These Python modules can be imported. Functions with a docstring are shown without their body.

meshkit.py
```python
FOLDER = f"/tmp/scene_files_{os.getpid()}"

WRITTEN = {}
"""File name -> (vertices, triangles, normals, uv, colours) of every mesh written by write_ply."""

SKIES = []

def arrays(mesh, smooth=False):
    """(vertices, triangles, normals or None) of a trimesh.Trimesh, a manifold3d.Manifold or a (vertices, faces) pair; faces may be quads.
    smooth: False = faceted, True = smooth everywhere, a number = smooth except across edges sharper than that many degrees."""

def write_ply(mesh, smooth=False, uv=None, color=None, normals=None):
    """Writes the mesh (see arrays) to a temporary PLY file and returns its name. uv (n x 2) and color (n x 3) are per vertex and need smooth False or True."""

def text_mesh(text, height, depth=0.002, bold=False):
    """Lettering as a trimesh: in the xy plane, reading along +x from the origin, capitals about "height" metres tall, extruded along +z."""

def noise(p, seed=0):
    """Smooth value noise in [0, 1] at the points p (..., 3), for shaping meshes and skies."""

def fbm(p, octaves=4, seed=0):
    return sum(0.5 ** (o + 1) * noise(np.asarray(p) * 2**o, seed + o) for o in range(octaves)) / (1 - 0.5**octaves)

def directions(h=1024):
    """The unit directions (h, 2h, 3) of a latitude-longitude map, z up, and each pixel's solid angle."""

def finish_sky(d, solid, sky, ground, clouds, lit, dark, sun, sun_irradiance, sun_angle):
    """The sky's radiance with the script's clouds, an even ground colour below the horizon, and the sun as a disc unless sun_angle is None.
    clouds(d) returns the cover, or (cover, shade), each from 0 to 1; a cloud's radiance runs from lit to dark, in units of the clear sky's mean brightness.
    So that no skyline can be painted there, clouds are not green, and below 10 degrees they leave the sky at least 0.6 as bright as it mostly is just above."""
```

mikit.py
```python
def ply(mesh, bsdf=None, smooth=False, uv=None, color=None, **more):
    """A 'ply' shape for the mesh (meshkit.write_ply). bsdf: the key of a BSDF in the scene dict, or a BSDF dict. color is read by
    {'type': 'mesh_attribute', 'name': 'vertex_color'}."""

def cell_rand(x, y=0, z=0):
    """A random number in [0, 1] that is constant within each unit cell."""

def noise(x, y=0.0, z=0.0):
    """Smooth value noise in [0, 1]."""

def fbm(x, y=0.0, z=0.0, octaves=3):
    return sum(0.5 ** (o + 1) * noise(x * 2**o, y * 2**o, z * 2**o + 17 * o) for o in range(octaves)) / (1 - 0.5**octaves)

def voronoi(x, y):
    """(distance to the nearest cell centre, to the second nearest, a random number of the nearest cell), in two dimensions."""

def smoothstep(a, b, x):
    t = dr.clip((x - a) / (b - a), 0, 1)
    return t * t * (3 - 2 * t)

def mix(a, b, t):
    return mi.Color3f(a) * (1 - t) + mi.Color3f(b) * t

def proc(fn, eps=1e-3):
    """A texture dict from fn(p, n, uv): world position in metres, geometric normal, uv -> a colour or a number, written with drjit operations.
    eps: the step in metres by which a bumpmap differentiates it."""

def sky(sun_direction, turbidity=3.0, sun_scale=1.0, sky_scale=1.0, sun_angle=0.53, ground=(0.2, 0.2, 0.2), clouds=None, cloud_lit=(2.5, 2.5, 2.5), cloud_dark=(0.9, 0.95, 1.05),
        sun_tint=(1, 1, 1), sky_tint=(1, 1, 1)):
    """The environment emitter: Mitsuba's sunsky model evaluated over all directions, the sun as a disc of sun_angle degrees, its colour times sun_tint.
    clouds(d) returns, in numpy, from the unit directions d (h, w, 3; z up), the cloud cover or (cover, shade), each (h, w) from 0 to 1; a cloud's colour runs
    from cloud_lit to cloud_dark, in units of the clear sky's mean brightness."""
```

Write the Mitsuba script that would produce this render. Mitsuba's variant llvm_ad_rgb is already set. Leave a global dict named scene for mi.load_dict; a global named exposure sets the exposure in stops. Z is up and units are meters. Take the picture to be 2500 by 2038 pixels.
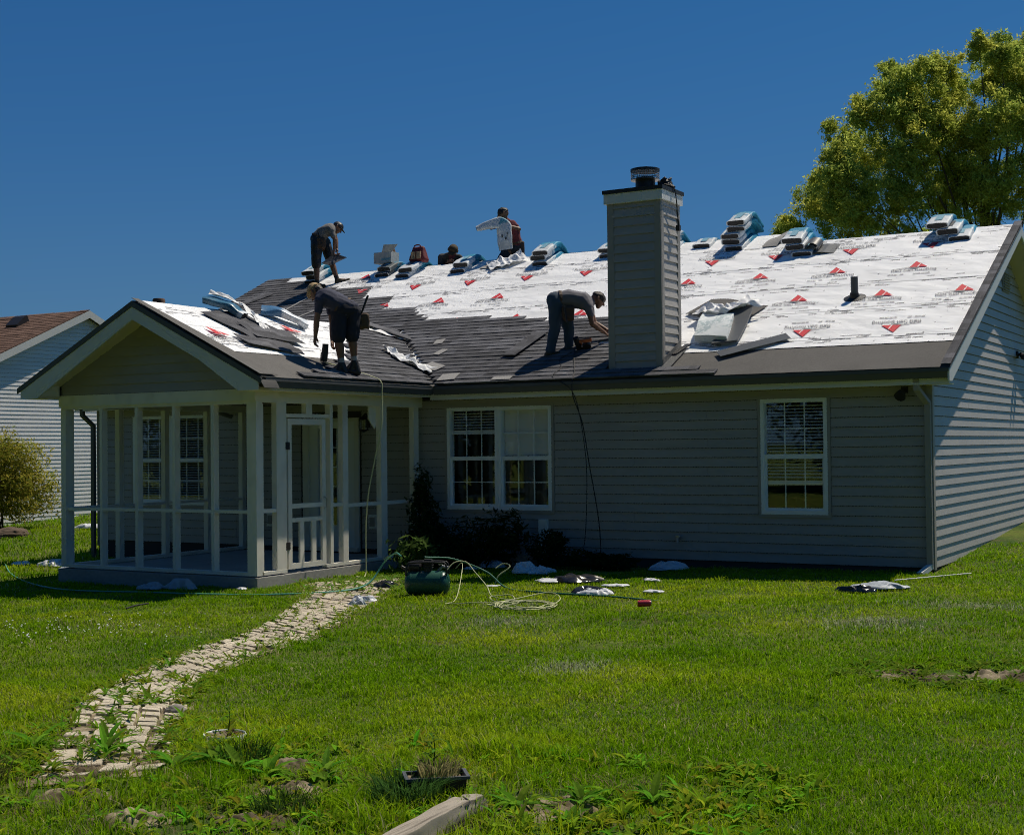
import math, numpy as np, trimesh, mitsuba as mi, drjit as dr, manifold3d as m3
import mikit, meshkit
from mikit import proc, fbm as tfbm, cell_rand, smoothstep as tss, mix as tmix
T = mi.ScalarTransform4f
scene, labels = {}, {}
A = np.array

# ------------------------------------------------------------------ camera, sky, exposure
YAW, PITCH, ROLL = 0.527, 0.021, -0.011
CAM = A([4.156, -17.587, 1.58])
fwd = A([-math.sin(YAW) * math.cos(PITCH), math.cos(YAW) * math.cos(PITCH), math.sin(PITCH)])
rgt = np.cross(fwd, [0, 0, 1]); rgt /= np.linalg.norm(rgt)
upv = np.cross(rgt, fwd)
upv = -math.sin(ROLL) * rgt + math.cos(ROLL) * upv
scene['camera'] = {'type': 'perspective', 'fov': 2 * math.degrees(math.atan(1250 / 3370.1)), 'fov_axis': 'x', 'near_clip': 0.1, 'far_clip': 2000.0,
                   'to_world': T().look_at(origin=CAM.tolist(), target=(CAM + fwd).tolist(), up=upv.tolist())}
def thin_haze(d):
    el = np.degrees(np.arcsin(np.clip(d[..., 2], 0, 1))); return .85 * np.exp(-el / 7.0) * (.85 + .3 * meshkit.noise(d * [3, 3, 9], 5))
SUN = A([0.18, 0.44, 0.88])
scene['sky'] = mikit.sky(SUN.tolist(), turbidity=4.5, sun_scale=1.55, sky_scale=0.49, sky_tint=(0.23, 0.90, 1.62), sun_tint=(0.93, 1.0, 1.06), clouds=thin_haze, cloud_lit=(1.05, 1.85, 2.6), cloud_dark=(1.05, 1.85, 2.6), ground=(0.06, 0.09, 0.03))
exposure = 1.15

# ------------------------------------------------------------------ helpers
def key_for(name):
    if name not in scene and name not in labels: return name
    i = 1
    while f'{name}_{i:03d}' in scene or f'{name}_{i:03d}' in labels: i += 1
    return f'{name}_{i:03d}'
def thing(name, label, cat, group=None, kind=None):
    k = key_for(name); labels[k] = {'label': label, 'category': cat}
    if group: labels[k]['group'] = group
    if kind: labels[k]['kind'] = kind
    return k
_next = {}
def part(parent, name, mesh, m, smooth=False, color=None, tw=None, label=None, kind=None):
    base = f'{parent}__{name}'
    n = _next.get(base, 0); _next[base] = n + 1
    k = base if n == 0 else f'{base}_{n:03d}'
    d = dict(mesh) if isinstance(mesh, dict) else mikit.ply(mesh, m, smooth=smooth, color=color)
    if tw is not None: d['to_world'] = tw
    scene[k] = d
    if label or kind:
        labels[k] = {}
        if label: labels[k]['label'] = label
        if kind: labels[k]['kind'] = kind
    return k
def solo(name, mesh, m, label, cat, group=None, kind=None, smooth=False, color=None):
    k = thing(name, label, cat, group, kind)
    scene[k] = mikit.ply(mesh, m, smooth=smooth, color=color)
    return k
def struct(name, mesh, m, smooth=False, color=None):
    scene[name] = mikit.ply(mesh, m, smooth=smooth, color=color); labels[name] = {'kind': 'structure'}
    return name
def cat(ms):
    v, f, o = [], [], 0
    for a, b in ms:
        v.append(np.asarray(a, float)); f.append(np.asarray(b, int) + o); o += len(a)
    return np.vstack(v), np.vstack(f)
BOXF = A([[0, 2, 1], [0, 3, 2], [4, 5, 6], [4, 6, 7], [0, 1, 5], [0, 5, 4], [1, 2, 6], [1, 6, 5], [2, 3, 7], [2, 7, 6], [3, 0, 4], [3, 4, 7]])
def box8(b4, t4): return np.vstack([b4, t4]).astype(float), BOXF
def box(x0, x1, y0, y1, z0, z1):
    q = [(x0, y0), (x1, y0), (x1, y1), (x0, y1)]
    return box8([(a, b, z0) for a, b in q], [(a, b, z1) for a, b in q])
def boxes(*bs): return cat([box(*b) for b in bs])
def frame(d, up=(0, 0, 1)):
    d = A(d, float); d = d / np.linalg.norm(d)
    s = np.cross(d, up)
    if np.linalg.norm(s) < 1e-3: s = np.cross(d, (0, 1, 0))
    s /= np.linalg.norm(s); return d, s, np.cross(s, d)
def beam(p, q, w, h, up=(0, 0, 1)):
    d, s, u = frame(A(q, float) - A(p, float), up)
    c = [s * a * w / 2 + u * b * h / 2 for a, b in ((-1, -1), (1, -1), (1, 1), (-1, 1))]
    return box8([A(p) + x for x in c], [A(q) + x for x in c])
def prism(poly, f3a, f3b):
    """closed prism of a convex polygon between two maps 2-D -> 3-D"""
    n = len(poly); v = [f3a(*p) for p in poly] + [f3b(*p) for p in poly]; f = []
    for i in range(1, n - 1): f += [(0, i + 1, i), (n, n + i, n + i + 1)]
    for i in range(n):
        j = (i + 1) % n; f += [(i, j, n + j), (i, n + j, n + i)]
    return A(v, float), A(f)
def tube(pts, r, sides=8, cap=True):
    p = A(pts, float); n = len(p); r = np.broadcast_to(r, (n,))
    t = np.gradient(p, axis=0); t /= np.linalg.norm(t, axis=1, keepdims=True) + 1e-12
    a = np.cross(t, np.where(np.abs(t[:, 2:]) < .9, [0, 0, 1.], [1., 0, 0])); a /= np.linalg.norm(a, axis=1, keepdims=True) + 1e-12
    b = np.cross(t, a); an = np.arange(sides) * 2 * np.pi / sides
    v = (p[:, None] + r[:, None, None] * (np.cos(an)[None, :, None] * a[:, None] + np.sin(an)[None, :, None] * b[:, None])).reshape(-1, 3)
    i, j = np.meshgrid(np.arange(n - 1), np.arange(sides), indexing='ij')
    q = np.stack([i * sides + j, i * sides + (j + 1) % sides, (i + 1) * sides + (j + 1) % sides, (i + 1) * sides + j], -1).reshape(-1, 4)
    f = [q[:, [0, 1, 2]], q[:, [0, 2, 3]]]
    if cap:
        v = np.vstack([v, p[:1], p[-1:]]); k = np.arange(sides)
        f += [np.stack([(k + 1) % sides, k, k * 0 + n * sides], 1), np.stack([(n - 1) * sides + k, (n - 1) * sides + (k + 1) % sides, k * 0 + n * sides + 1], 1)]
    return v, np.vstack(f)
def spline(pts, n=8):
    p = A(pts, float); p = np.vstack([2 * p[0] - p[1], p, 2 * p[-1] - p[-2]]); out = []
    for i in range(1, len(p) - 2):
        a, b, c, d = p[i - 1:i + 3]
        for t in np.linspace(0, 1, n, endpoint=False):
            out.append(.5 * (2 * b + (c - a) * t + (2 * a - 5 * b + 4 * c - d) * t * t + (3 * b - a - 3 * c + d) * t ** 3))
    return A(out + [p[-2]])
def lathe(prof, n=24, c=(0, 0, 0)):
    a = np.arange(n) * 2 * np.pi / n; m = len(prof)
    v = A([[(r * math.cos(t) + c[0], r * math.sin(t) + c[1], z + c[2]) for t in a] for r, z in prof]).reshape(-1, 3)
    i, j = np.meshgrid(np.arange(m - 1), np.arange(n), indexing='ij')
    q = np.stack([i * n + j, i * n + (j + 1) % n, (i + 1) * n + (j + 1) % n, (i + 1) * n + j], -1).reshape(-1, 4)
    return v, np.vstack([q[:, [0, 1, 2]], q[:, [0, 2, 3]]])
def grid(fn, nu, nv):
    u, v = np.meshgrid(np.linspace(0, 1, nu + 1), np.linspace(0, 1, nv + 1), indexing='ij')
    p = fn(u.ravel(), v.ravel()); i, j = np.meshgrid(np.arange(nu), np.arange(nv), indexing='ij'); k = i * (nv + 1) + j
    q = np.stack([k, k + nv + 1, k + nv + 2, k + 1], -1).reshape(-1, 4)
    return p, np.vstack([q[:, [0, 1, 2]], q[:, [0, 2, 3]]])
def slab(fn_h, nu, nv, t):
    """closed thin sheet: fn_h(u, v, h) for u, v in 0..1, thickness t"""
    a, f = grid(lambda u, v: fn_h(u, v, t), nu, nv); b, _ = grid(lambda u, v: fn_h(u, v, 0), nu, nv); n = len(a)
    e = [(i * (nv + 1)) for i in range(nu + 1)], [(i * (nv + 1) + nv) for i in range(nu + 1)], list(range(nv + 1)), [nu * (nv + 1) + j for j in range(nv + 1)]
    fs = [f, f[:, ::-1] + n]
    for l, flip in ((e[0], 0), (e[1], 1), (e[2], 1), (e[3], 0)):
        l = A(l); q = np.vstack([np.stack([l[:-1], l[:-1] + n, l[1:] + n], 1), np.stack([l[:-1], l[1:] + n, l[1:]], 1)])
        fs.append(q[:, ::-1] if flip else q)
    return np.vstack([a, b]), np.vstack(fs)
def noi(p, s, seed=0): return meshkit.noise(np.asarray(p) * s, seed) - .5
def displaced(m, amp, s, seed=0):
    v = A(m[0], float); d = np.stack([noi(v, s, seed + k) for k in range(3)], -1); return v + 2 * amp * d, m[1]
def tm(mesh): return trimesh.Trimesh(A(mesh[0]), A(mesh[1]), process=False)
def man(m): mm = m.to_mesh(); return A(mm.vert_properties[:, :3], float), A(mm.tri_verts, int)
def rot_z(m, a, c=(0, 0, 0)):
    c = A(c, float); R = A([[math.cos(a), -math.sin(a), 0], [math.sin(a), math.cos(a), 0], [0, 0, 1]]); return (A(m[0]) - c) @ R.T + c, m[1]
def moved(m, d): return A(m[0]) + A(d, float), m[1]
def gz(x, y): return -.05 + .02 * np.clip(x, -25, 3) + .05 * np.maximum(0, y) * np.clip((40 - np.asarray(y, float)) / 20, 0, 1)

# ------------------------------------------------------------------ materials
def bs(name, d): scene[name] = d; return name
def pr(name, c, rough=.6, **k):
    return bs(name, {'type': 'twosided', 'b': {'type': 'principled', 'base_color': c if isinstance(c, dict) else {'type': 'rgb', 'value': list(c)}, 'roughness': rough, 'specular': k.pop('specular', .4), **k}})
VC = {'type': 'mesh_attribute', 'name': 'vertex_color'}
pr('m_vc', VC, .6); pr('m_vc_matte', VC, .9, specular=.2); pr('m_vc_gloss', VC, .35, specular=.5)
bs('m_leaf', {'type': 'principledthin', 'base_color': VC, 'roughness': .5, 'diff_trans': 1.1, 'eta': 1.35})
bs('m_grass', {'type': 'principledthin', 'base_color': VC, 'roughness': .55, 'diff_trans': 1.15, 'eta': 1.3})
def f_siding(p, n, uv):
    s = tfbm(p.x * 1.7 + p.y * 2.3, p.z * 9, 3.0) ; g = tfbm(p.x * 14 + p.y * 9, p.z * 40, 1.0)
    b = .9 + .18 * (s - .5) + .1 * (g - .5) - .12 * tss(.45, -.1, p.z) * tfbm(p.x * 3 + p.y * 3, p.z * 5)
    return mi.Color3f(.305, .29, .27) * b
pr('m_siding', proc(f_siding), .5, specular=.8, sheen=1.0, sheen_tint=.3)
def f_vinyl(p, n, uv):
    b = .92 + .2 * (tfbm(p.y * 1.2, p.z * 7, p.x) - .5); return mi.Color3f(.66, .67, .68) * b
pr('m_siding_pale', proc(f_vinyl), .5, specular=.8, sheen=1.0, sheen_tint=.3)
pr('m_core_lap_shade', (.045, .042, .04), .9); pr('m_trim_grey', (.272, .258, .238), .5)  # wall core near black: shade of the siding laps put into its colour
def f_wood(p, n, uv):
    b = .93 + .14 * (tfbm(p.x * 9, p.y * 9, p.z * 2.5) - .5) - .10 * tss(.55, .75, tfbm(p.x * 4 + 7, p.y * 4, p.z * 3)) ; return mi.Color3f(.72, .70, .62) * b
pr('m_cream', proc(f_wood), .55)
pr('m_white_vinyl', (.70, .72, .72), .4); pr('m_soffit', (.55, .50, .38), .7); pr('m_fascia', (.60, .61, .60), .5)
pr('m_gutter', (.075, .08, .085), .45); pr('m_black', (.018, .018, .02), .5); pr('m_rubber', (.02, .022, .024), .7); pr('m_hose_yellow', (.48, .49, .27), .5); pr('m_hose_green', (.03, .14, .09), .5)
pr('m_metal', (.35, .35, .36), .35, metallic=.8); pr('m_dark_room', (.05, .045, .04), .9); pr('m_blind', (.62, .62, .58), .6); pr('m_white', (.74, .75, .76), .6); pr('m_soil', (.09, .065, .045), .95)
bs('m_glass', {'type': 'thindielectric', 'int_ior': 1.5})
def roof_uv(p, n):
    side_ = dr.abs(n.x) > dr.abs(n.y)
    return dr.select(side_, p.y, p.x), (p.z - 2.49) * 2.313
def f_shingle(p, n, uv):
    a, v = roof_uv(p, n); row = dr.floor(v / .145)
    t = cell_rand(dr.floor(a / .16 + 3.7 * row), row, 5.0); t2 = cell_rand(dr.floor(a / .47 + 1.9 * row), row, 9.0)
    g = tfbm(a * 90, v * 90, 2.0, octaves=2); w = tfbm(a * .9, v * 1.1, 4.0)
    b = (.062 + .042 * t + .055 * tss(.55, .9, t2)) * (.75 + .5 * g) * (.85 + .3 * w)
    return mi.Color3f(b * .8, b * .82, b * .92)
pr('m_shingle', proc(f_shingle), .9, specular=.25)
def f_felt(p, n, uv):
    g = tfbm(p.x * 60, p.y * 60, p.z * 60, octaves=2); w = tfbm(p.x * 2.2, p.y * 3.5, p.z * 2)
    b = .105 * (.7 + .35 * g + .3 * w); return mi.Color3f(b, b * .97, b * .93)
pr('m_felt', proc(f_felt), .9, specular=.25)
def f_under(p, n, uv):
    a, v = roof_uv(p, n); ink = mi.Float(0)
    q = v / 1.085 - dr.floor(v / 1.085)
    for i, (c, th, ln, gap) in enumerate(((.02, .018, .55, .35), (.075, .022, .33, .55), (.125, .014, .8, .45), (.19, .016, .21, .7), (.93, .014, .4, .6), (.97, .018, .24, .66))):
        rid = dr.floor(v / 1.085 + .0) * 7 + i
        x = a / ln + 3.3 * rid; fr = x - dr.floor(x); on = (cell_rand(dr.floor(x), rid, 1.0) > gap) & (fr < .35 + .6 * cell_rand(dr.floor(x), rid, 2.0))
        rag = tfbm(a * 25, rid, 3.0, octaves=2)
        ink = dr.maximum(ink, dr.select(on & (dr.abs(q - c) * 1.085 < th * (.35 + 1.1 * rag)), .9, 0))
    cx, cy = dr.floor(a / .31), dr.floor(v / .27)
    dx, dy = a - (cx + .15 + .7 * cell_rand(cx, cy, 1.0)) * .31, v - (cy + .15 + .7 * cell_rand(cx, cy, 2.0)) * .27
    ink = dr.maximum(ink, dr.select((dx * dx * 1.5 + dy * dy * .35 < .00021 * (.2 + cell_rand(cx, cy, 4.0))) & (cell_rand(cx, cy, 3.0) > .35), .7, 0))
    d = tfbm(a * 1.3, v * 2.1, 1.0); d2 = tfbm(a * 7, v * 7, 2.0)
    base = tmix((.76, .775, .79), (.64, .65, .66), tss(.5, .85, d) * .6 + .25 * tss(.6, .8, d2))
    return tmix(base, (.07, .07, .08), ink)
bs('m_under', {'type': 'twosided', 'b': {'type': 'bumpmap', 'arbitrary': proc(lambda p, n, uv: tfbm(p.x * 2.1 + p.y * .7, p.y * 5 + p.x, p.z * 5), eps=.01), 'scale': .035,
    'b': {'type': 'principled', 'base_color': proc(f_under), 'roughness': .55, 'specular': .35}}})
def f_ground(p, n, uv):
    a = tfbm(p.x * .9, p.y * .9, 1.0); b = tfbm(p.x * 6, p.y * 6, 2.0); c = tfbm(p.x * 45, p.y * 45, 3.0, octaves=2)
    g = tmix((.035, .065, .012), (.085, .11, .02), tss(.3, .7, a * .6 + b * .4))
    return tmix(g, (.07, .055, .03), tss(.55, .8, b) * .6) * (.6 + .8 * c)
pr('m_ground', proc(f_ground), .95, specular=.1)
def f_soil(p, n, uv):
    c = tfbm(p.x * 40, p.y * 40, 3.0); b = tfbm(p.x * 7, p.y * 7, 1.0)
    return tmix((.085, .068, .042), (.24, .20, .135), tss(.3, .7, b)) * (.55 + .8 * c)
pr('m_dirt', proc(f_soil), .95, specular=.1)
def f_brick(p, n, uv):
    k = cell_rand(dr.floor(p.x * 5.3), dr.floor(p.y * 5.3), 1.0); c = tfbm(p.x * 60, p.y * 60, p.z * 60); d = tfbm(p.x * 5, p.y * 5, 1.0)
    return tmix((.40, .35, .265), (.50, .445, .345), k) * (.62 + .5 * c) * (.75 + .4 * d)
pr('m_brick', proc(f_brick), .9, specular=.2)
def f_conc(p, n, uv):
    c = tfbm(p.x * 30, p.y * 30, p.z * 30); d = tfbm(p.x * 2, p.y * 2, p.z * 4); b = .30 * (.6 + .4 * c + .35 * d); return mi.Color3f(b, b * .98, b * .93)
pr('m_concrete', proc(f_conc), .9, specular=.2)
def f_timber(p, n, uv):
    g = tfbm(p.x * 70 + p.y * 3, p.z * 70, p.y * 1.8); w = tfbm(p.x * 18, p.y * 2.2, p.z * 18)
    return tmix((.05, .04, .03), (.29, .26, .215), tss(.3, .66, g * .6 + w * .5))
pr('m_timber', proc(f_timber), .9, specular=.15)
def f_roofbrown(p, n, uv):
    row = dr.floor(p.z / .065); t = cell_rand(dr.floor(p.x / .3 + 2.7 * row), row, 1.0); g = tfbm(p.x * 40, p.y * 40, 1.0)
    return mi.Color3f(.115, .072, .055) * (.6 + .5 * t + .3 * g)
pr('m_roof_brown', proc(f_roofbrown), .9, specular=.2)

# ------------------------------------------------------------------ ground, path
gx = np.unique(np.concatenate([np.linspace(-400, -40, 19), np.linspace(-40, -16, 25), np.linspace(-16, 8, 97), np.linspace(8, 40, 17), np.linspace(40, 400, 19)]))
gy = np.unique(np.concatenate([np.linspace(-400, -30, 19), np.linspace(-30, -15, 16), np.linspace(-15, 1, 81), np.linspace(1, 40, 40), np.linspace(40, 600, 29)]))
X, Y = np.meshgrid(gx, gy, indexing='ij')
def bump(x, y):
    p = np.stack([x, y, 0 * x], -1)
    return .05 * noi(p, .8, 3) + .025 * noi(p, 2.5, 4)
def ground_z(x, y):
    x, y = np.asarray(x, float), np.asarray(y, float)
    return gz(x, y) + bump(x, y) * np.clip((-.5 - y) / 3, 0, 1)
V = np.stack([X, Y, ground_z(X, Y)], -1).reshape(-1, 3)
i, j = np.meshgrid(np.arange(len(gx) - 1), np.arange(len(gy) - 1), indexing='ij'); k = i * len(gy) + j
F = np.stack([k, k + len(gy), k + len(gy) + 1, k + 1], -1).reshape(-1, 4)
struct('ground', (V, np.vstack([F[:, [0, 1, 2]], F[:, [0, 2, 3]]])), 'm_ground', smooth=True)
soils = [(1.75, -8.05, .42, .3), (2.35, -7.85, .5, .28), (-.1, -12.35, .3, .22), (-.5, -11.95, .22, .2), (-1.0, -12.9, .3, .2), (.1, -12.9, .3, .2), (1.25, -12.3, .3, .25), (-1.35, -12.55, .2, .15), (-.45, -13.1, .3, .18)]
def soil_fn(cx, cy, rx, ry, sd):
    def fn(u, v):
        a = u * 2 * np.pi; r = v; x = cx + rx * r * np.cos(a) * (1 + .5 * noi(np.stack([np.cos(a) * 2, np.sin(a) * 2, 0 * a + sd], -1), 1)); y = cy + ry * r * np.sin(a) * (1 + .5 * noi(np.stack([np.cos(a) * 2, np.sin(a) * 2, 0 * a + sd + 9], -1), 1))
        p = np.stack([x, y, 0 * x], -1)
        return np.stack([x, y, ground_z(x, y) + .022 - .06 * r ** 3 + (.05 * noi(p, 16, 5) + .03 * noi(p, 40, 6)) * (1 - r * r)], -1)
    return fn
for q, s in enumerate(soils): struct('soil_patch' if q == 0 else f'soil_patch_{q:03d}', grid(soil_fn(*s, q), 70, 30), 'm_dirt', smooth=True)

PL = A([(-1.45, -12.9), (-1.74, -12.45), (-3.07, -10.94), (-3.79, -9.74), (-4.1, -8.88), (-4.45, -7.81), (-5.1, -6.5), (-6.35, -4.6), (-7.5, -3.15)])
PR = A([(-.95, -12.4), (-1.3, -11.94), (-2.1, -11.0), (-2.71, -10.2), (-3.21, -9.3), (-3.6, -8.0), (-4.05, -6.9), (-5.2, -4.6), (-6.55, -2.2)])
sl, srr = spline(np.c_[PL, 0 * PL[:, 0]], 30)[:, :2], spline(np.c_[PR, 0 * PR[:, 0]], 30)[:, :2]
def in_poly(x, y, poly):
    ins = np.zeros(len(x), bool); n = len(poly)
    for a in range(n):
        (x0, y0), (x1, y1) = poly[a], poly[(a + 1) % n]
        if y0 == y1: continue
        c = ((y0 > y) != (y1 > y)) & (x < (x1 - x0) * (y - y0) / (y1 - y0) + x0); ins ^= c
    return ins
path_poly = np.vstack([sl[::6], srr[::-6]])
cen = (sl + srr) / 2; seg = np.linalg.norm(np.diff(cen, axis=0), axis=1); arc = np.r_[0, np.cumsum(seg)]
def path_at(s, t):
    l = A([np.interp(s, arc, sl[:, 0]), np.interp(s, arc, sl[:, 1])]); r = A([np.interp(s, arc, srr[:, 0]), np.interp(s, arc, srr[:, 1])]); return l + (r - l) * t
def strip(u, v):
    p = A([path_at(a * arc[-1], -.06 + 1.12 * b) for a, b in zip(u, v)]); return np.c_[p, ground_z(p[:, 0], p[:, 1]) + .006]
struct('brick_path', grid(strip, 90, 6), 'm_dirt', smooth=True)
rng = np.random.default_rng(11)
bricks = []
for r_ in range(int(arc[-1] / .108)):
    s0 = r_ * .108
    if s0 < .08: continue
    wid = np.linalg.norm(path_at(s0, 1) - path_at(s0, 0)); n = max(4, int(round(wid / .165)))
    for c_ in range(n):
        if rng.random() < .05 + (.18 if c_ in (0, n - 1) else 0) + (.12 if s0 < .9 else 0): continue
        jt = rng.uniform(-.04, .04); t0, t1 = (c_ + .09 + jt) / n, (c_ + .91 + jt) / n; h = rng.normal(.022, .004); tl = rng.normal(0, .003, 4)
        q = [path_at(s0 + a, t) for a, t in ((.004, t0), (.004, t1), (.103, t1), (.103, t0))]
        z = ground_z(*A(q).mean(0))
        low = [(x, y, z - .03) for x, y in q]; mid = [(x, y, z + h - .006 + d) for (x, y), d in zip(q, tl)]; cq = A(q).mean(0)
        top = [(cq[0] + (x - cq[0]) * .93, cq[1] + (y - cq[1]) * .93, z + h + d) for (x, y), d in zip(q, tl)]
        v = A(low + mid + top); f = np.vstack([BOXF, BOXF + 4]); bricks.append((v, f))
bricks.sort(key=lambda b: np.linalg.norm(b[0].mean(0) - CAM))
for b in bricks[:300]: part('brick_path', 'brick', b, 'm_brick')
if len(bricks) > 300: part('brick_path', 'far_bricks', cat(bricks[300:]), 'm_brick', kind='stuff')

# ------------------------------------------------------------------ roof frames
TH = math.atan(.4795); CT, ST = math.cos(TH), math.sin(TH)
PH = math.atan(.493); CP, SP = math.cos(PH), math.sin(PH)
def MR(x, v, h=0):
    x, v, h = np.broadcast_arrays(A(x, float), A(v, float), A(h, float)); return np.stack([x, -.337 + v * CT - h * ST, 2.49 + v * ST + h * CT], -1)
def PRr(y, d, h=0):
    y, d, h = np.broadcast_arrays(A(y, float), A(d, float), A(h, float)); return np.stack([-7.254 - d * CP + h * SP, y, 2.49 + d * SP + h * CP], -1)
RL, RR_, XS = 6.15, 5.58, -3.7          # slope lengths left and right of the step in the ridge, and the step
YL, ZL = -.337 + RL * CT, 2.49 + RL * ST
YR, ZR = -.337 + RR_ * CT, 2.49 + RR_ * ST
H = thing('house', 'single storey house with grey lap siding, its roof half covered with white underlayment', 'house')

# walls
ops = [(-2.237, -1.33, .645, 2.17), (-7.205, -5.411, .645, 2.17), (-13.75, -11.96, .645, 2.17), (-9.98, -8.86, -.02, 2.06)]
core = m3.Manifold.cube([14.6, .16, 2.62]).translate([-14.62, .002, -.3])
for a, b, c, d in ops: core -= m3.Manifold.cube([b - a, 1, d - c]).translate([a, -.5, c])
BW = part(H, 'back_wall', man(core), 'm_core_lap_shade')
EX = .127
def board(bl, br, tr, tl, out, p0=.020, p1=.003):
    o = A(out, float); bl, br, tr, tl = (A(q, float) for q in (bl, br, tr, tl)); bl, br = bl + (tl - bl) * .055, br + (tr - br) * .055; ml, mr = (bl + tl) / 2, (br + tr) / 2
    v = A([bl, br, br + o * p0, bl + o * p0, tl, tr, tr + o * p1, tl + o * p1, mr + o * (p0 + p1) / 2, ml + o * (p0 + p1) / 2])
    return v, A([[0, 1, 2], [0, 2, 3], [3, 2, 8], [3, 8, 9], [9, 8, 6], [9, 6, 7], [7, 6, 5], [7, 5, 4], [0, 3, 9], [0, 9, 7], [0, 7, 4], [1, 5, 6], [1, 6, 8], [1, 8, 2]])
for r_ in range(18):
    z0, z1 = r_ * EX, (r_ + 1) * EX; spans = [(-14.55, -.06)]
    for a, b, c, d in ops:
        if z1 > c + .02 and z0 < d - .02:
            spans = [s for x0, x1 in spans for s in ((x0, min(x1, a - .045)), (max(x0, b + .045), x1)) if s[1] - s[0] > .02]
    for x0, x1 in spans:
        cuts = [x0] + [c for c in (-3.0 - 1.1 * (r_ % 3), -8.0, -11.4) if x0 + .3 < c < x1 - .3][:3] + [x1]
        cuts = sorted(set(cuts))
        for c0, c1 in zip(cuts[:-1], cuts[1:]):
            part(BW, 'siding_board', board((c0, 0, z0), (c1 - .003, 0, z0), (c1 - .003, 0, z1), (c0, 0, z1), (0, -1, 0), .019 + .002 * math.sin(r_ * 5.1 + c0), .003), 'm_siding')
part(H, 'corner_post', boxes((-.06, .02, -.022, .002, -.02, 2.31), (-.0, .022, -.02, .07, -.02, 2.31)), 'm_trim_grey')
part(H, 'corner_post', boxes((-14.64, -14.55, -.022, .002, -.1, 2.31)), 'm_trim_grey')
def gable_poly(off): return [(0.0, -.3), (2 * YR, -.3), (2 * YR, 2.34), (YR, ZR - off), (0.0, 2.34)]
SW = part(H, 'side_wall', prism(gable_poly(.16), lambda y, z: (-.14, y, z), lambda y, z: (-.002, y, z)), 'm_core_lap_shade')
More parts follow.
